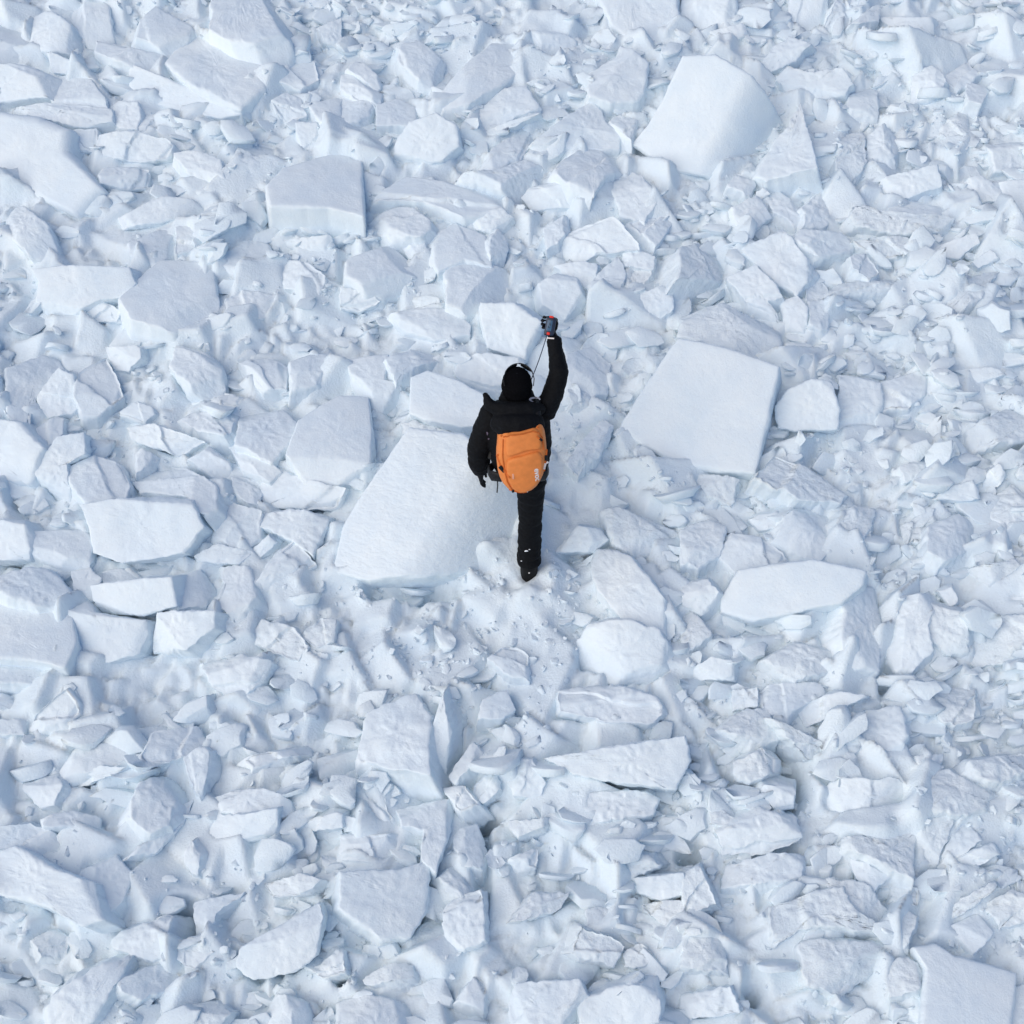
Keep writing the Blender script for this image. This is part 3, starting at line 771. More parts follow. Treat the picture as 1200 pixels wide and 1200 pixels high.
# ------------------------------------------------------------------ the person
def loft(path, rad, nseg=16, side=(1, 0, 0)):
    """Closed tube through path points with radii (a along side, b across); rounded ends."""
    path = [np.array(p, float) for p in path]; rad = [(r, r) if np.isscalar(r) else r for r in rad]; n = len(path); V = []
    t0 = path[1] - path[0]; t1 = path[-1] - path[-2]
    t0 /= np.linalg.norm(t0); t1 /= np.linalg.norm(t1)
    P = []; Rr = []; Tn = []
    for k, (a, s) in enumerate(((1.0, 0.35), (0.75, 0.70), (0.4, 0.92))):
        m = min(rad[0]); P.append(path[0] - t0 * m * a * 0.6); Rr.append((rad[0][0] * s, rad[0][1] * s)); Tn.append(t0)
    for i in range(n):
        t = (path[min(i + 1, n - 1)] - path[max(i - 1, 0)]); Tn.append(t / np.linalg.norm(t)); P.append(path[i]); Rr.append(rad[i])
    for k, (a, s) in enumerate(((0.4, 0.92), (0.75, 0.70), (1.0, 0.35))):
        m = min(rad[-1]); P.append(path[-1] + t1 * m * a * 0.6); Rr.append((rad[-1][0] * s, rad[-1][1] * s)); Tn.append(t1)
    sd = np.array(side, float)
    for p, r, t in zip(P, Rr, Tn):
        s = sd - sd.dot(t) * t
        if np.linalg.norm(s) < 0.15: s = np.array([0, 1.0, 0]) - t[1] * t
        s /= np.linalg.norm(s); o = np.cross(t, s)
        for k in range(nseg):
            a = 2 * math.pi * k / nseg; V.append(p + s * r[0] * math.cos(a) + o * r[1] * math.sin(a))
    F = []; m = len(P)
    for i in range(m - 1):
        for k in range(nseg):
            k2 = (k + 1) % nseg; F.append((i * nseg + k, i * nseg + k2, (i + 1) * nseg + k2, (i + 1) * nseg + k))
    F.append(tuple(range(nseg))[::-1]); F.append(tuple((m - 1) * nseg + k for k in range(nseg)))
    return np.array(V), F
def ball(c, r, nu=20, nv=12):
    V = []; F = []
    for i in range(nv + 1):
        th = math.pi * i / nv
        for k in range(nu):
            a = 2 * math.pi * k / nu; V.append((c[0] + r[0] * math.sin(th) * math.cos(a), c[1] + r[1] * math.sin(th) * math.sin(a), c[2] + r[2] * math.cos(th)))
    for i in range(nv):
        for k in range(nu):
            k2 = (k + 1) % nu; F.append((i * nu + k, (i + 1) * nu + k, (i + 1) * nu + k2, i * nu + k2))
    return np.array(V), F
def join(parts):
    V = []; F = []; n = 0
    for v, f in parts:
        V.append(v); F += [tuple(i + n for i in q) for q in f]; n += len(v)
    return np.vstack(V), F
def blend(name, parts, voxel, mat, parent, smooth_it=4, wrinkle=None):
    """One continuous surface grown over overlapping limbs."""
    V, F = join(parts); o = mesh_obj(name, V, F, None, None)
    md = o.modifiers.new('r', 'REMESH'); md.mode = 'VOXEL'; md.voxel_size = voxel; md.use_smooth_shade = True
    sm = o.modifiers.new('s', 'SMOOTH'); sm.factor = 0.5; sm.iterations = smooth_it
    dg = bpy.context.evaluated_depsgraph_get(); me = bpy.data.meshes.new_from_object(o.evaluated_get(dg))
    o.modifiers.clear(); old = o.data; o.data = me; bpy.data.meshes.remove(old); me.name = name
    nv = len(me.vertices); co = np.empty(nv * 3, np.float32); me.vertices.foreach_get('co', co); co = co.reshape(-1, 3).astype(float)
    if wrinkle:
        no = np.empty(nv * 3, np.float32); me.vertex_normals.foreach_get('vector', no); no = no.reshape(-1, 3)
        co = co + no * wrinkle(co)[:, None]; me.vertices.foreach_set('co', co.astype(np.float32).ravel()); me.update()
    me.polygons.foreach_set('use_smooth', np.ones(len(me.polygons), bool))
    me.materials.clear(); me.materials.append(mat); o.parent = parent
    return o, co
def box_part(name, c, half, mat, parent, rot=None, bevel=0.25, smooth=True):
    bm = bmesh.new(); bmesh.ops.create_cube(bm, size=2)
    for v in bm.verts: v.co = Vector((v.co.x * half[0], v.co.y * half[1], v.co.z * half[2]))
    b = min(half) * bevel * 2
    bmesh.ops.bevel(bm, geom=bm.edges[:], offset=b, segments=3, profile=0.5, affect='EDGES', clamp_overlap=True)
    V = np.array([v.co[:] for v in bm.verts]); F = [tuple(v.index for v in f.verts) for f in bm.faces]; bm.free()
    if rot is not None: V = V @ np.array(rot).T
    return mesh_obj(name, V + np.array(c), F, mat, parent, smooth)
def text_part(name, text, size, frame, mat, parent, bold=0.0, extrude=0.0006):
    cu = bpy.data.curves.new(name, 'FONT'); cu.body = text; cu.size = size; cu.align_x = 'CENTER'; cu.align_y = 'CENTER'; cu.extrude = extrude; cu.offset = bold
    t = bpy.data.objects.new(name + '_tmp', cu); COL.objects.link(t)
    dg = bpy.context.evaluated_depsgraph_get(); me = bpy.data.meshes.new_from_object(t.evaluated_get(dg)); bpy.data.objects.remove(t)
    me.transform(frame); me.materials.clear(); me.materials.append(mat)
    o = bpy.data.objects.new(name, me); COL.objects.link(o); o.parent = parent; return o

# left foot stands on the rippled slab
sp_, sn_ = SLABPLANE['p'], SLABPLANE['n']
LFX, LFY = -0.12, 0.46
lf_z = sp_[2] - (sn_[0] * (LFX - sp_[0]) + sn_[1] * (LFY - sp_[1])) / sn_[2]
lf_z = float(np.clip(lf_z, 0.30, 0.52))
person = empty('person', (0.0, 0.05, 0.0))
tag(person, 'person in black hooded jacket and trousers, seen from behind, climbing with right arm raised', 'person')
PX = -0.07
parts = [
    loft([(PX + 0.045, 0.09, 0.90), (PX + 0.035, 0.10, 0.95), (PX + 0.02, 0.12, 1.02), (PX + 0.015, 0.16, 1.14), (PX + 0.005, 0.21, 1.28), (PX, 0.24, 1.38), (PX, 0.26, 1.45), (PX - 0.005, 0.275, 1.52)],
         [(0.155, 0.120), (0.178, 0.130), (0.198, 0.138), (0.210, 0.145), (0.215, 0.145), (0.190, 0.120), (0.105, 0.10), (0.065, 0.065)], 28),
    # right arm, raised with the device
    loft([(0.10, 0.245, 1.37), (0.165, 0.30, 1.47), (0.200, 0.375, 1.60)], [0.085, 0.070, 0.064], 18),
    loft([(0.200, 0.375, 1.60), (0.187, 0.48, 1.66), (0.172, 0.575, 1.71)], [0.064, 0.056, 0.046], 18),
    # left arm, hanging
    loft([(-0.235, 0.245, 1.36), (-0.295, 0.225, 1.22), (-0.335, 0.20, 1.08)], [0.088, 0.085, 0.080], 18),
    loft([(-0.335, 0.20, 1.08), (-0.340, 0.20, 0.95), (-0.335, 0.215, 0.85)], [0.082, 0.080, 0.062], 18),
    # right leg, standing
    loft([(0.02, 0.06, 0.90), (0.018, 0.05, 0.68), (0.018, 0.04, 0.50), (0.012, 0.01, 0.28), (0.012, -0.01, 0.13)], [0.105, 0.090, 0.082, 0.084, 0.088], 18),
    # left leg, stepping up on the slab
    loft([(-0.12, 0.13, 0.96), (-0.14, 0.28, 0.92), (-0.145, 0.455, 0.85)], [0.105, 0.098, 0.086], 18),
    loft([(-0.145, 0.455, 0.85), (-0.135, 0.45, lf_z + 0.24), (LFX, LFY - 0.02, lf_z + 0.12)], [0.086, 0.086, 0.092], 18),
    # head with nose, chin and ears
    ball((-0.08, 0.295, 1.570), (0.078, 0.098, 0.108), 24, 16), ball((-0.08, 0.392, 1.555), (0.014, 0.026, 0.022), 10, 8), ball((-0.08, 0.355, 1.485), (0.04, 0.04, 0.03), 12, 8),
    ball((-0.160, 0.29, 1.565), (0.012, 0.022, 0.032), 10, 8), ball((0.0, 0.29, 1.565), (0.012, 0.022, 0.032), 10, 8),
]
def wr(co):
    P = co * np.array([9, 9, 22.0]); head = np.clip((co[:, 2] - 1.44) * 20, 0, 1) * (np.abs(co[:, 0] + 0.08) < 0.11)
    r = 0.010 * fbm(P, 61, 3) + 0.006 * np.abs(fbm(co * np.array([14, 14, 40.0]), 62, 2))
    return r * (1 - head)
body, bco = blend('body', parts, 0.0085, M_BLACK, person, 6, wr)
body.data.materials.append(M_SKIN)
mi = np.zeros(len(body.data.polygons), np.int32)
for i, p in enumerate(body.data.polygons):
    c = p.center
    if c.z > 1.47 and c.y > 0.335 and abs(c.x + 0.08) < 0.1 and c.y < 0.43 and c.z < 1.61: mi[i] = 1
body.data.polygons.foreach_set('material_index', mi)
body['label'] = 'figure in black shell jacket and loose black trousers'
for s in (-1, 1): mesh_obj('eye', *ball((-0.08 + s * 0.032, 0.386, 1.577), (0.011, 0.008, 0.009), 12, 8), M_LENS, person)
mesh_obj('mouth', *ball((-0.08, 0.389, 1.512), (0.024, 0.006, 0.006), 12, 8), plain_mat('lips', (0.42, 0.18, 0.15)), person)
# beanie with folded cuff
def beanie():
    V = []; F = []; nu = 36; prof = [(0.101, -0.050), (0.106, -0.030), (0.107, 0.0), (0.104, 0.014), (0.100, 0.018), (0.1005, 0.045), (0.096, 0.062), (0.086, 0.080), (0.066, 0.096), (0.034, 0.107), (0.006, 0.110)]
    for r, z in prof:
        for k in range(nu):
            a = 2 * math.pi * k / nu; q = 1 + 0.012 * math.cos(a * 18)
            p = np.array([r * math.cos(a) * 0.97 * q, r * math.sin(a) * 1.12 * q, z])
            V.append(p)
    V = np.array(V); m = len(prof)
    for i in range(m - 1):
        for k in range(nu): F.append((i * nu + k, i * nu + (k + 1) % nu, (i + 1) * nu + (k + 1) % nu, (i + 1) * nu + k))
    F.append(tuple((m - 1) * nu + k for k in range(nu)))
    t = math.radians(14); R = np.array([[1, 0, 0], [0, math.cos(t), -math.sin(t)], [0, math.sin(t), math.cos(t)]])
    return V @ R.T + np.array([-0.08, 0.288, 1.565]), F
bn = mesh_obj('beanie', *beanie(), M_KNIT, person); bn['label'] = 'black knitted beanie'
# hood thrown back on the shoulders, its stiff rim sticking out on the left
corner = at_y(567.5, 467.5, 0.20); rim_r = at_y(637, 474, 0.20)
hd, _ = blend('hood', [
    loft([corner + [0.004, 0, 0], (-0.262, 0.175, 1.488), (-0.18, 0.15, 1.465), (-0.08, 0.14, 1.455), (0.01, 0.15, 1.455), (0.085, 0.18, 1.45)], [(0.020, 0.014), (0.050, 0.035), (0.066, 0.060), (0.075, 0.070), (0.068, 0.062), (0.040, 0.040)], 20, (0, 0, 1)),
    loft([(-0.215, 0.105, 1.405), (-0.15, 0.06, 1.405), (-0.07, 0.045, 1.405), (0.01, 0.065, 1.405), (0.06, 0.11, 1.405)], [(0.07, 0.06), (0.095, 0.08), (0.100, 0.085), (0.095, 0.08), (0.065, 0.06)], 20, (0, 0, 1)),
    loft([(-0.165, 0.24, 1.48), (-0.15, 0.32, 1.47), (-0.08, 0.355, 1.46), (-0.01, 0.32, 1.47), (0.01, 0.24, 1.48)], [0.042, 0.038, 0.035, 0.038, 0.042], 14, (0, 0, 1))],
    0.0075, M_BLACK, person, 5, lambda co: 0.010 * fbm(co * np.array([10, 16, 24.0]), 81, 3))
hd['label'] = 'black hood thrown back over the shoulders'
# oval logo on the right shoulder, patch on the left sleeve
def arc_logo():
    V = []; F = []; n = 22
    for k in range(n + 1):
        a = math.radians(-15 + 265 * k / n); w = 0.0035 + 0.005 * math.sin(math.pi * k / n)
        for d in (-w, w): V.append(((0.032 + d) * math.cos(a), (0.013 + d * 0.7) * math.sin(a), 0))
        V[-2] = (V[-2][0], V[-2][1], 0.0); 
    for k in range(n): F.append((2 * k, 2 * k + 2, 2 * k + 3, 2 * k + 1))
    return np.array(V), F
def snap_to_body(o, target, dirv, off=0.003):
    """Shrink a thin print onto the cloth beneath it."""
    dep = bpy.context.evaluated_depsgraph_get(); d = Vector(dirv)
    for v in o.data.vertices:
        okk, loc, nn, _ = target.ray_cast(v.co - d * 0.4, d)
        if okk: v.co = loc - d * off
    o.data.update()
def on_view(px, py, Y, V):
    c = at_y(px, py, Y); return np.array([c + RGT * v[0] + UPV * v[1] - FWD * v[2] for v in V])
V, F = arc_logo()
lg = mesh_obj('jacket_logo', on_view(627, 474, 0.2, V), F, M_GREYPRINT, person); bpy.context.view_layer.update(); snap_to_body(lg, hd, FWD)
V = np.array([(-0.006, 0.026, 0), (0.003, 0.024, 0), (0.014, -0.022, 0), (0.004, -0.026, 0)]); lg2 = mesh_obj('sleeve_patch', on_view(571, 517, 0.15, V), [(3, 2, 1, 0)], plain_mat('mauve_patch', (0.16, 0.13, 0.19)), person); snap_to_body(lg2, body, FWD)
# boots
def boot(x, y, z, name='boot'):
    V, F = loft([(x, y - 0.075, z + 0.055), (x, y - 0.02, z + 0.058), (x, y + 0.07, z + 0.055), (x, y + 0.15, z + 0.045), (x, y + 0.205, z + 0.038)], [(0.050, 0.052), (0.054, 0.056), (0.055, 0.052), (0.054, 0.042), (0.040, 0.030)], 18)
    V2, F2 = loft([(x, y - 0.025, z + 0.06), (x, y - 0.02, z + 0.20)], [0.062, 0.066], 18)
    o, _ = blend(name, [(V, F), (V2, F2)], 0.007, M_GLOVE, person, 4)
    s, sf = loft([(x, y - 0.085, z + 0.014), (x, y, z + 0.012), (x, y + 0.12, z + 0.012), (x, y + 0.215, z + 0.022)], [(0.045, 0.018), (0.052, 0.018), (0.055, 0.018), (0.036, 0.014)], 16)
    mesh_obj('sole', s, sf, M_BUCKLE, o); return o
bz = float(ground_h(np.array([0.012]), np.array([0.0]))[0])
b1 = boot(0.012, -0.005, bz - 0.095); b2 = boot(LFX, LFY, lf_z - 0.01)
hb = mesh_obj('reflector', *ball((0.012, -0.088, bz + 0.085), (0.007, 0.004, 0.009), 10, 6), M_PRINT, b1)
for q, (dx, dz, s) in enumerate(((-0.02, 0.30, 0.010), (-0.028, 0.292, 0.006), (0.0, 0.312, 0.005), (-0.055, 0.19, 0.006))):
    v, f = ball((0.012 + dx, -0.105, dz), (s * 1.4, s * 0.4, s * 0.7), 8, 6)
    o = mesh_obj('snow_speck', v, f, M_WHITE, body); snap = None
    okk, loc, nn, _ = body.ray_cast(Vector((0.012 + dx, -0.5, dz)), Vector((0, 1, 0)))
    if okk: o.data.transform(Matrix.Translation(Vector((0, loc.y + 0.105, 0))))
# gloves
def glove(name, frame, chains, palm, extra=None):
    pr = [loft(p, r, 12) for p, r in palm] + [loft(p, r, 10) for p, r in chains]
    V, F = join(pr); pr = [(np.array([np.array(frame @ Vector(v)) for v in V]), F)]
    o, _ = blend(name, pr, 0.0042, M_GLOVE, person, 3); return o
# device frame: x right, y up along the device, z towards the holder
ang = math.radians(-10); dc = at_y(644.5, 384, 0.66)
ax = RGT * math.cos(ang) + UPV * math.sin(ang); ay = -RGT * math.sin(ang) + UPV * math.cos(ang)
tilt = math.radians(12); az = -FWD; ay2 = ay * math.cos(tilt) + az * math.sin(tilt); az2 = np.cross(ax, ay2)
DF = Matrix(((ax[0], ay2[0], az2[0], dc[0]), (ax[1], ay2[1], az2[1], dc[1]), (ax[2], ay2[2], az2[2], dc[2]), (0, 0, 0, 1)))
wrist_w = Vector((0.172, 0.575, 1.71)); wl = DF.inverted() @ wrist_w
fing = []
for y, tip, ln in ((0.034, -0.052, 0.95), (0.010, -0.060, 1.0), (-0.014, -0.056, 0.97), (-0.036, -0.046, 0.85)):
    fing.append(([(0.022, y * 0.9, -0.030), (-0.012, y, -0.031), (tip + 0.006, y - 0.002, -0.022), (tip + 0.003, y - 0.004, -0.004), (tip + 0.017, y - 0.005, 0.011)], [0.0115, 0.0108, 0.0100, 0.0092, 0.0078]))
fing.append(([(0.024, -0.060, -0.020), (0.046, -0.030, -0.010), (0.047, 0.004, 0.004), (0.037, 0.030, 0.014)], [0.0155, 0.0135, 0.0120, 0.0095]))
palm = [([(0.030, 0.030, -0.032), (0.024, -0.005, -0.036), (0.022, -0.045, -0.034), (0.024, -0.075, -0.028)], [(0.022, 0.016), (0.028, 0.018), (0.030, 0.020), (0.027, 0.024)]),
        ([(0.024, -0.070, -0.028), tuple(wl)], [0.030, 0.040])]
g1 = glove('glove', DF, fing, palm); g1['label'] = 'black glove closed around the handheld device'
V = np.array([(-0.024, 0.004, 0), (0.024, 0.006, 0), (0.024, -0.003, 0), (-0.024, -0.005, 0)])
wm = np.array(DF @ Vector((0.022, -0.098, 0.05)))
lab = mesh_obj('wrist_label', np.array([wm + ax * v[0] + ay * v[1] for v in V]), [(0, 3, 2, 1)], M_PRINT, g1); bpy.context.view_layer.update()
for v in lab.data.vertices:
    hit = None
    for tgt in (g1, body):
        okk, loc, nn, _ = tgt.ray_cast(v.co - Vector(FWD) * 0.3, Vector(FWD))
        if okk and (hit is None or (loc - v.co).dot(Vector(FWD)) < (hit - v.co).dot(Vector(FWD))): hit = loc
    if hit: v.co = hit - Vector(FWD) * 0.003
# left hand hangs relaxed
HF = Matrix.Translation(Vector((-0.335, 0.222, 0.80)))
fl = []
for i, (y, L) in enumerate(((0.032, 0.072), (0.012, 0.080), (-0.008, 0.075), (-0.027, 0.060))):
    fl.append(([(0.004, y * 0.85, -0.055), (0.006, y, -0.055 - L * 0.45), (0.016, y, -0.055 - L * 0.78), (0.032, y, -0.055 - L)], [0.0115, 0.0108, 0.0098, 0.0085]))
fl.append(([(0.010, 0.030, -0.015), (0.026, 0.050, -0.040), (0.034, 0.052, -0.066), (0.038, 0.046, -0.088)], [0.0150, 0.0130, 0.0115, 0.0095]))
g2 = glove('glove', HF, fl, [([(0, 0, 0.045), (0, 0, 0.0), (0.002, 0.002, -0.035), (0.004, 0.002, -0.060)], [(0.046, 0.046), (0.030, 0.042), (0.019, 0.044), (0.016, 0.042)])]); g2['label'] = 'black glove hanging at the side'

# ------------------------------------------------------------------ handheld device with cord
dev = empty('handheld_transceiver', DF.translation); tag(dev, 'dark handheld transceiver with a blue screen and red buttons, held up in the gloved hand', 'transceiver')
def dpart(name, c, half, mat, parent=None, bevel=0.3):
    o = box_part(name, c, half, mat, parent or dev, None, bevel); o.data.transform(DF); o.data.transform(Matrix.Translation(-DF.translation)); return o
cs = dpart('case', (0, 0.006, -0.004), (0.034, 0.062, 0.0135), M_NAVY, None, 0.42)
scn = dpart('screen', (-0.006, 0.014, 0.0105), (0.0175, 0.036, 0.0022), M_SCREEN)
for k, (x, y, w, h) in enumerate(((-0.006, 0.026, 0.0022, 0.009), (0.001, 0.020, 0.0022, 0.006), (-0.012, 0.004, 0.002, 0.006), (-0.004, 0.000, 0.006, 0.0016))):
    dpart('digit', (x, y, 0.0131), (w, h, 0.0006), M_DIGIT, scn)
dpart('button', (-0.004, -0.040, 0.0115), (0.0105, 0.0095, 0.0045), M_RED, None, 0.45)
dpart('top_cap', (-0.002, 0.072, -0.003), (0.015, 0.0075, 0.0105), M_RED, None, 0.4)
cd0 = np.array(DF @ Vector((-0.012, -0.060, -0.002))); cd1 = at_y(622, 446, 0.40)
pts = [cd0 + (cd1 - cd0) * t + np.array([0, 0, -0.02]) * math.sin(math.pi * t) for t in np.linspace(0, 1, 12)] + [np.array([-0.02, 0.40, 1.42]), np.array([-0.04, 0.375, 1.33])]
V, F = loft(pts, [0.0032] * len(pts), 8); mesh_obj('cord', V - np.array(DF.translation), F, M_CORD, dev)

# ------------------------------------------------------------------ sunglasses pushed up on the beanie
GC = at_y(608, 432.5, 0.385); gl = empty('sunglasses', GC); tag(gl, 'black wraparound sunglasses pushed up on the front of the beanie', 'sunglasses')
def gpt(a, up=0.0, r=1.0): # on an arc round the brow
    return np.array([0.098 * r * math.sin(a), 0.112 * r * math.cos(a) - 0.112 + 0.035, up]) + np.array([0, 0, 0.012])
tl = math.radians(20)
def grot(p): return np.array([p[0], p[1] * math.cos(tl) - p[2] * math.sin(tl), p[1] * math.sin(tl) + p[2] * math.cos(tl)])
fr = [grot(gpt(a)) for a in np.linspace(-1.15, 1.15, 17)]; V, F = loft(fr, [0.0042] * 17, 8); mesh_obj('frame', V, F, M_BUCKLE, gl)
for s in (-1, 1):
    V = []; F = []; n = 8
    for k in range(n + 1):
        a = s * (0.12 + 0.88 * k / n); d = 0.040 * math.sin(math.pi * (0.12 + 0.80 * k / n)) ** 0.6
        for z in (0.0, -d * 0.5, -d): V.append(grot(gpt(a, z, 1.0 - 0.04 * (z / 0.04) ** 2)))
        for z in (-d, -d * 0.5, 0.0): V.append(grot(gpt(a, z, 0.975 - 0.04 * (z / 0.04) ** 2)))
    for k in range(n):
        for j in range(6): F.append((k * 6 + j, (k + 1) * 6 + j, (k + 1) * 6 + (j + 1) % 6, k * 6 + (j + 1) % 6))
    mesh_obj('lens', V, F, M_LENS, gl)
    e = grot(gpt(s * 1.15)); V, F = loft([e, e + np.array([s * 0.012, -0.05, -0.012]), e + np.array([s * 0.006, -0.10, -0.03])], [(0.003, 0.005), (0.003, 0.005), (0.003, 0.004)], 8); mesh_obj('temple', V, F, M_BUCKLE, gl)

# ------------------------------------------------------------------ backpack
pk = empty('backpack', (PX, -0.02, 0.92)); tag(pk, 'bright orange backpack with black buckles and white lettering, worn by the person', 'backpack')
ty = np.array([0, 0.29, 0.957]); tz = np.array([0, -0.957, 0.29]); txx = np.array([1.0, 0, 0])
C0 = at_y(612, 545, -0.10)              # centre of the outer face
kx = (np.dot(C0 - CAM, FWD)) / FPX; ky = kx / (ty @ UPV)
def pl(X, Y): return np.array([(570 + X / 10.9 - 612) * kx, (545 - (485 + Y / 10.9)) * ky])      # from the picture of the pack to its own plane
TH = 0.21
def to_pack(V): return np.array([C0 + txx * v[0] + ty * v[1] + tz * v[2] for v in V]) - np.array(pk.location)
PO = [(235, 290), (330, 268), (470, 252), (590, 225), (680, 245), (728, 300), (748, 400), (772, 520), (775, 640), (752, 760), (720, 870), (668, 960), (590, 1036), (490, 1066), (370, 1060), (275, 1026), (205, 945), (158, 860), (140, 760), (125, 640), (125, 560), (135, 430), (158, 360)]
def dome(Q): # bulge of the outer face
    r = (Q[:, 0] / 0.17) ** 2 + (Q[:, 1] / 0.26) ** 2; return -0.035 * np.clip(r, 0, 1.4) - 0.02 * np.clip(Q[:, 1] - 0.08, 0, 1) / 0.15 * 2
def panel(poly, T, re, off, wr_amp, seed, ncap=12, nside=6):
    P = np.array([pl(*q) for q in poly]); A, c = poly_area_centroid(P)
    if A < 0: P = P[::-1]
    O = resample(P, 0.011)
    for _ in range(2): O = 0.5 * O + 0.25 * (np.roll(O, 1, 0) + np.roll(O, -1, 0))
    V, F, S = ring_slab(O, c, T, re, -0.03, ncap, nside, 6)
    V[:, 2] += off + dome(V[:, :2]) + wr_amp * fbm(np.c_[V[:, 0] * 10, V[:, 1] * 26, V[:, 2] * 10] + seed, seed, 3) * (1 - 0.5 * S)
    V[:, :2] += wr_amp * 0.4 * np.c_[fbm(V * 24, seed + 1, 2), fbm(V * 24, seed + 2, 2)]
    return V, F
V, F = panel(PO, TH, 0.055, 0.0, 0.006, 3, 16, 8); main = mesh_obj('main_compartment', to_pack(V), F, M_ORANGE, pk)
PK = [(262, 600), (330, 562), (450, 535), (560, 508), (670, 495), (715, 560), (722, 700), (690, 830), (630, 930), (530, 1000), (420, 1012), (335, 960), (280, 840), (255, 700)]
V, F = panel(PK, 0.05, 0.018, 0.026, 0.0035, 5, 12, 4); pocket = mesh_obj('front_pocket', to_pack(V), F, M_ORANGE, pk)
LD = [(250, 330), (330, 300), (470, 285), (590, 262), (660, 285), (695, 360), (705, 470), (560, 478), (430, 508), (330, 535), (262, 560), (240, 470)]
V, F = panel(LD, 0.05, 0.018, 0.016, 0.005, 8, 10, 4); lid = mesh_obj('lid', to_pack(V), F, M_ORANGE, pk)
bpy.context.view_layer.update()
from mathutils.bvhtree import BVHTree
_bv = []
for o in (main, pocket, lid):
    _bv.append(BVHTree.FromPolygons([v.co[:] for v in o.data.vertices], [tuple(p.vertices) for p in o.data.polygons]))
def surf(X, Y, off=0.003):
    q = pl(X, Y); a = Vector(to_pack([(q[0], q[1], 0.3)])[0]); best = None
    for b in _bv:
        h = b.ray_cast(a, Vector(-tz))
        if h[0] is not None and (best is None or h[3] < best[1]): best = (h[0], h[3])
    p = np.array(best[0]) if best else np.array(to_pack([(q[0], q[1], -0.06)])[0])
    return p + tz * off
def strap(name, pts, w, th, mat, parent=None):
    path = []
    for (a, b) in zip(pts[:-1], pts[1:]):
        for t in np.linspace(0, 1, 6, endpoint=False): path.append(surf(a[0] + (b[0] - a[0]) * t, a[1] + (b[1] - a[1]) * t))
    path.append(surf(*pts[-1])); path = np.array(path); V = []; F = []
    for i, p in enumerate(path):
        t = path[min(i + 1, len(path) - 1)] - path[max(i - 1, 0)]; t /= np.linalg.norm(t); s = np.cross(t, tz); s /= np.linalg.norm(s); n = np.cross(s, t)
        for u, v in ((-w, -th), (w, -th), (w, th), (-w, th)): V.append(p + s * u + n * v)
    for i in range(len(path) - 1):
        for k in range(4): F.append((i * 4 + k, i * 4 + (k + 1) % 4, (i + 1) * 4 + (k + 1) % 4, (i + 1) * 4 + k))
    F.append((3, 2, 1, 0)); F.append(tuple((len(path) - 1) * 4 + k for k in range(4)))
    return mesh_obj(name, V, F, mat, parent or pk, False)
strap('seam_piping', [(212, 385), (205, 560), (230, 740), (265, 880), (330, 1000)], 0.0035, 0.0035, M_ORANGE2)
strap('zip', [(215, 365), (300, 322), (470, 302), (590, 280), (660, 300), (712, 370), (735, 500)], 0.004, 0.003, M_ORANGE2)
cs1 = strap('compression_strap', [(135, 580), (185, 690), (240, 745), (300, 800)], 0.008, 0.002, M_ORANGE2)
cs2 = strap('compression_strap', [(765, 520), (755, 600), (745, 700), (735, 780)], 0.009, 0.002, M_ORANGE2)
cs3 = strap('compression_strap', [(640, 330), (690, 375), (720, 400)], 0.006, 0.002, M_ORANGE2)
cs4 = strap('compression_strap', [(290, 1010), (340, 1010), (420, 1030), (520, 1025)], 0.006, 0.002, M_ORANGE2)
def pack_rot(deg):
    a = math.radians(deg); x = txx * math.cos(a) + ty * math.sin(a); y = -txx * math.sin(a) + ty * math.cos(a); return np.c_[x, y, tz]
box_part('buckle', surf(200, 722, 0.006), (0.013, 0.026, 0.006), M_BUCKLE, pk, pack_rot(40), 0.4)
box_part('buckle', surf(690, 372, 0.005), (0.008, 0.017, 0.005), M_BUCKLE, pk, pack_rot(48), 0.4)
box_part('buckle', surf(340, 1014, 0.006), (0.009, 0.013, 0.006), M_BUCKLE, pk, pack_rot(5), 0.4)
box_part('buckle', surf(757, 610, 0.006), (0.013, 0.020, 0.007), M_BUCKLE, pk, pack_rot(0), 0.4)
for X, Y in ((655, 268), (150, 572), (193, 362)): box_part('strap_anchor', surf(X, Y, 0.002), (0.007, 0.007, 0.004), M_ORANGE2, pk, pack_rot(20), 0.4)
box_part('zip_pull', surf(295, 790, 0.004), (0.004, 0.009, 0.003), M_ORANGE2, pk, pack_rot(15), 0.4)
box_part('fabric_tag', surf(342, 778, 0.002), (0.006, 0.020, 0.0015), M_TAG, pk, pack_rot(4), 0.4)
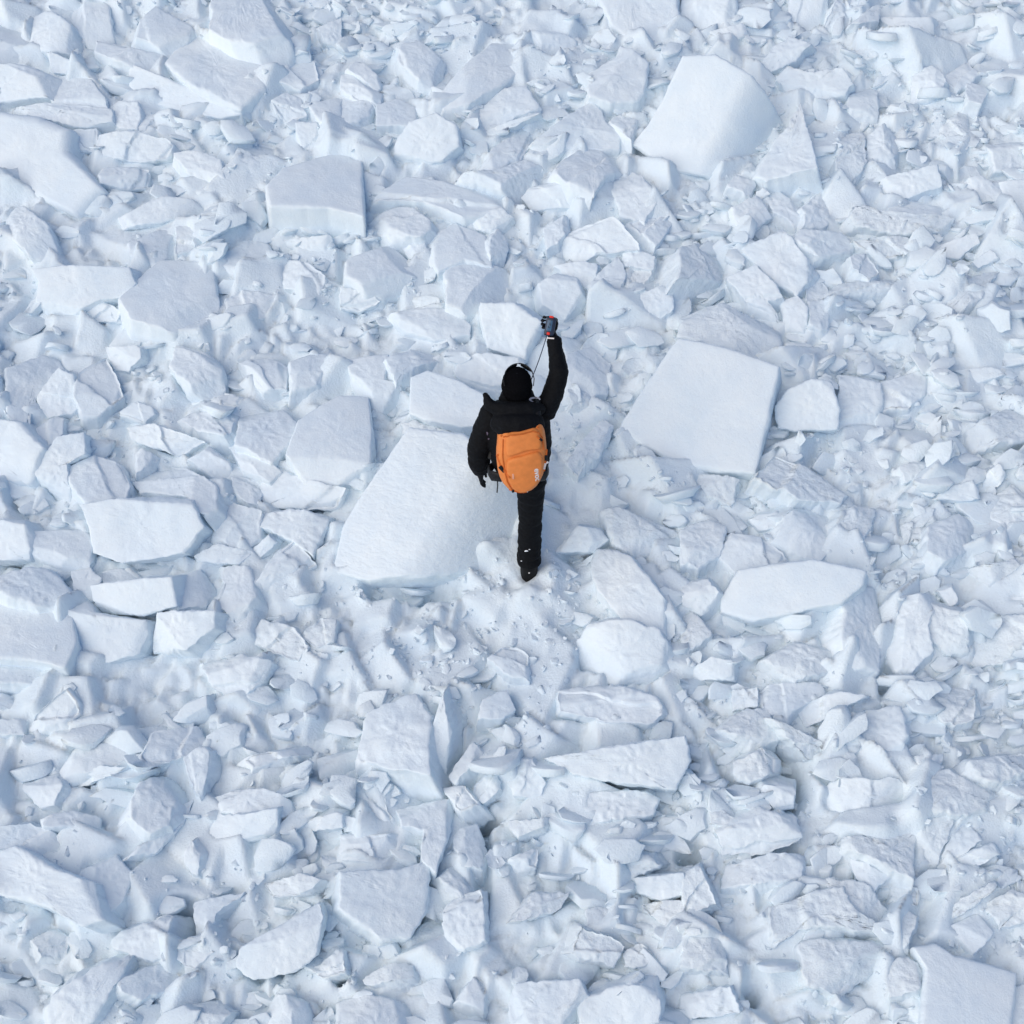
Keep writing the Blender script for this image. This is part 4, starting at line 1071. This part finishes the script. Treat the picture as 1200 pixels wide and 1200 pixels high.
def text_on_pack(name, s, X, Y, size, rot, mat, bold):
    o = text_part(name, s, size, Matrix.Identity(4), mat, pk, bold); a = math.radians(rot); q0 = pl(X, Y)
    for v in o.data.vertices:
        x = v.co.x * math.cos(a) - v.co.y * math.sin(a); y = v.co.x * math.sin(a) + v.co.y * math.cos(a)
        XX = (q0[0] + x) / kx + 612 - 570; YY = 545 - (q0[1] + y) / ky - 485
        v.co = Vector(surf(XX * 10.9, YY * 10.9, 0.0025 + v.co.z))
    o.data.update(); return o
text_on_pack('logo_lettering', 'evoc', 652, 765, 0.052, -85, M_PRINT, 0.0012)
box_part('strap_label', surf(745, 712, 0.006), (0.009, 0.024, 0.002), M_PRINT, pk, pack_rot(-12), 0.4)
box_part('strap_label', surf(772, 672, 0.010), (0.014, 0.007, 0.002), M_PRINT, pk, pack_rot(35), 0.4)
strap('bottom_print', [(470, 1046), (500, 1048), (535, 1043)], 0.003, 0.001, M_PRINT)
# harness: shoulder straps and hip belt in black
bl = np.array(pk.location)
for s in (-1, 1):
    V, F = loft([np.array([PX + s * 0.10, 0.09, 1.33]) , np.array([PX + s * 0.115, 0.16, 1.47]), np.array([PX + s * 0.12, 0.28, 1.475]), np.array([PX + s * 0.12, 0.375, 1.36]), np.array([PX + s * 0.13, 0.33, 1.16]), np.array([PX + s * 0.18, 0.16, 1.05])], [(0.032, 0.012)] * 6, 12)
    mesh_obj('shoulder_strap', V - bl, F, M_BUCKLE, pk)
    V, F = loft([np.array([PX + s * 0.12, 0.0, 1.03]), np.array([PX + s * 0.185, 0.03, 1.02]), np.array([PX + s * 0.200, 0.11, 0.99]), np.array([PX + s * 0.15, 0.22, 0.96]), np.array([PX + s * 0.02, 0.265, 0.95])], [(0.04, 0.014), (0.045, 0.014), (0.045, 0.013), (0.03, 0.012), (0.02, 0.01)], 12, (0, 0, 1))
    mesh_obj('hip_belt', V - bl, F, M_BUCKLE, pk)
e0 = at_y(583, 562, 0.0); e1_ = at_y(582.5, 577, 0.0)
V, F = loft([e0 + [0.01, 0, 0.03], e0, (e0 + e1_) / 2 + [0.002, 0, 0], e1_], [0.004, 0.0042, 0.004, 0.0045], 8); mesh_obj('strap_end', V - bl, F, M_BUCKLE, pk)
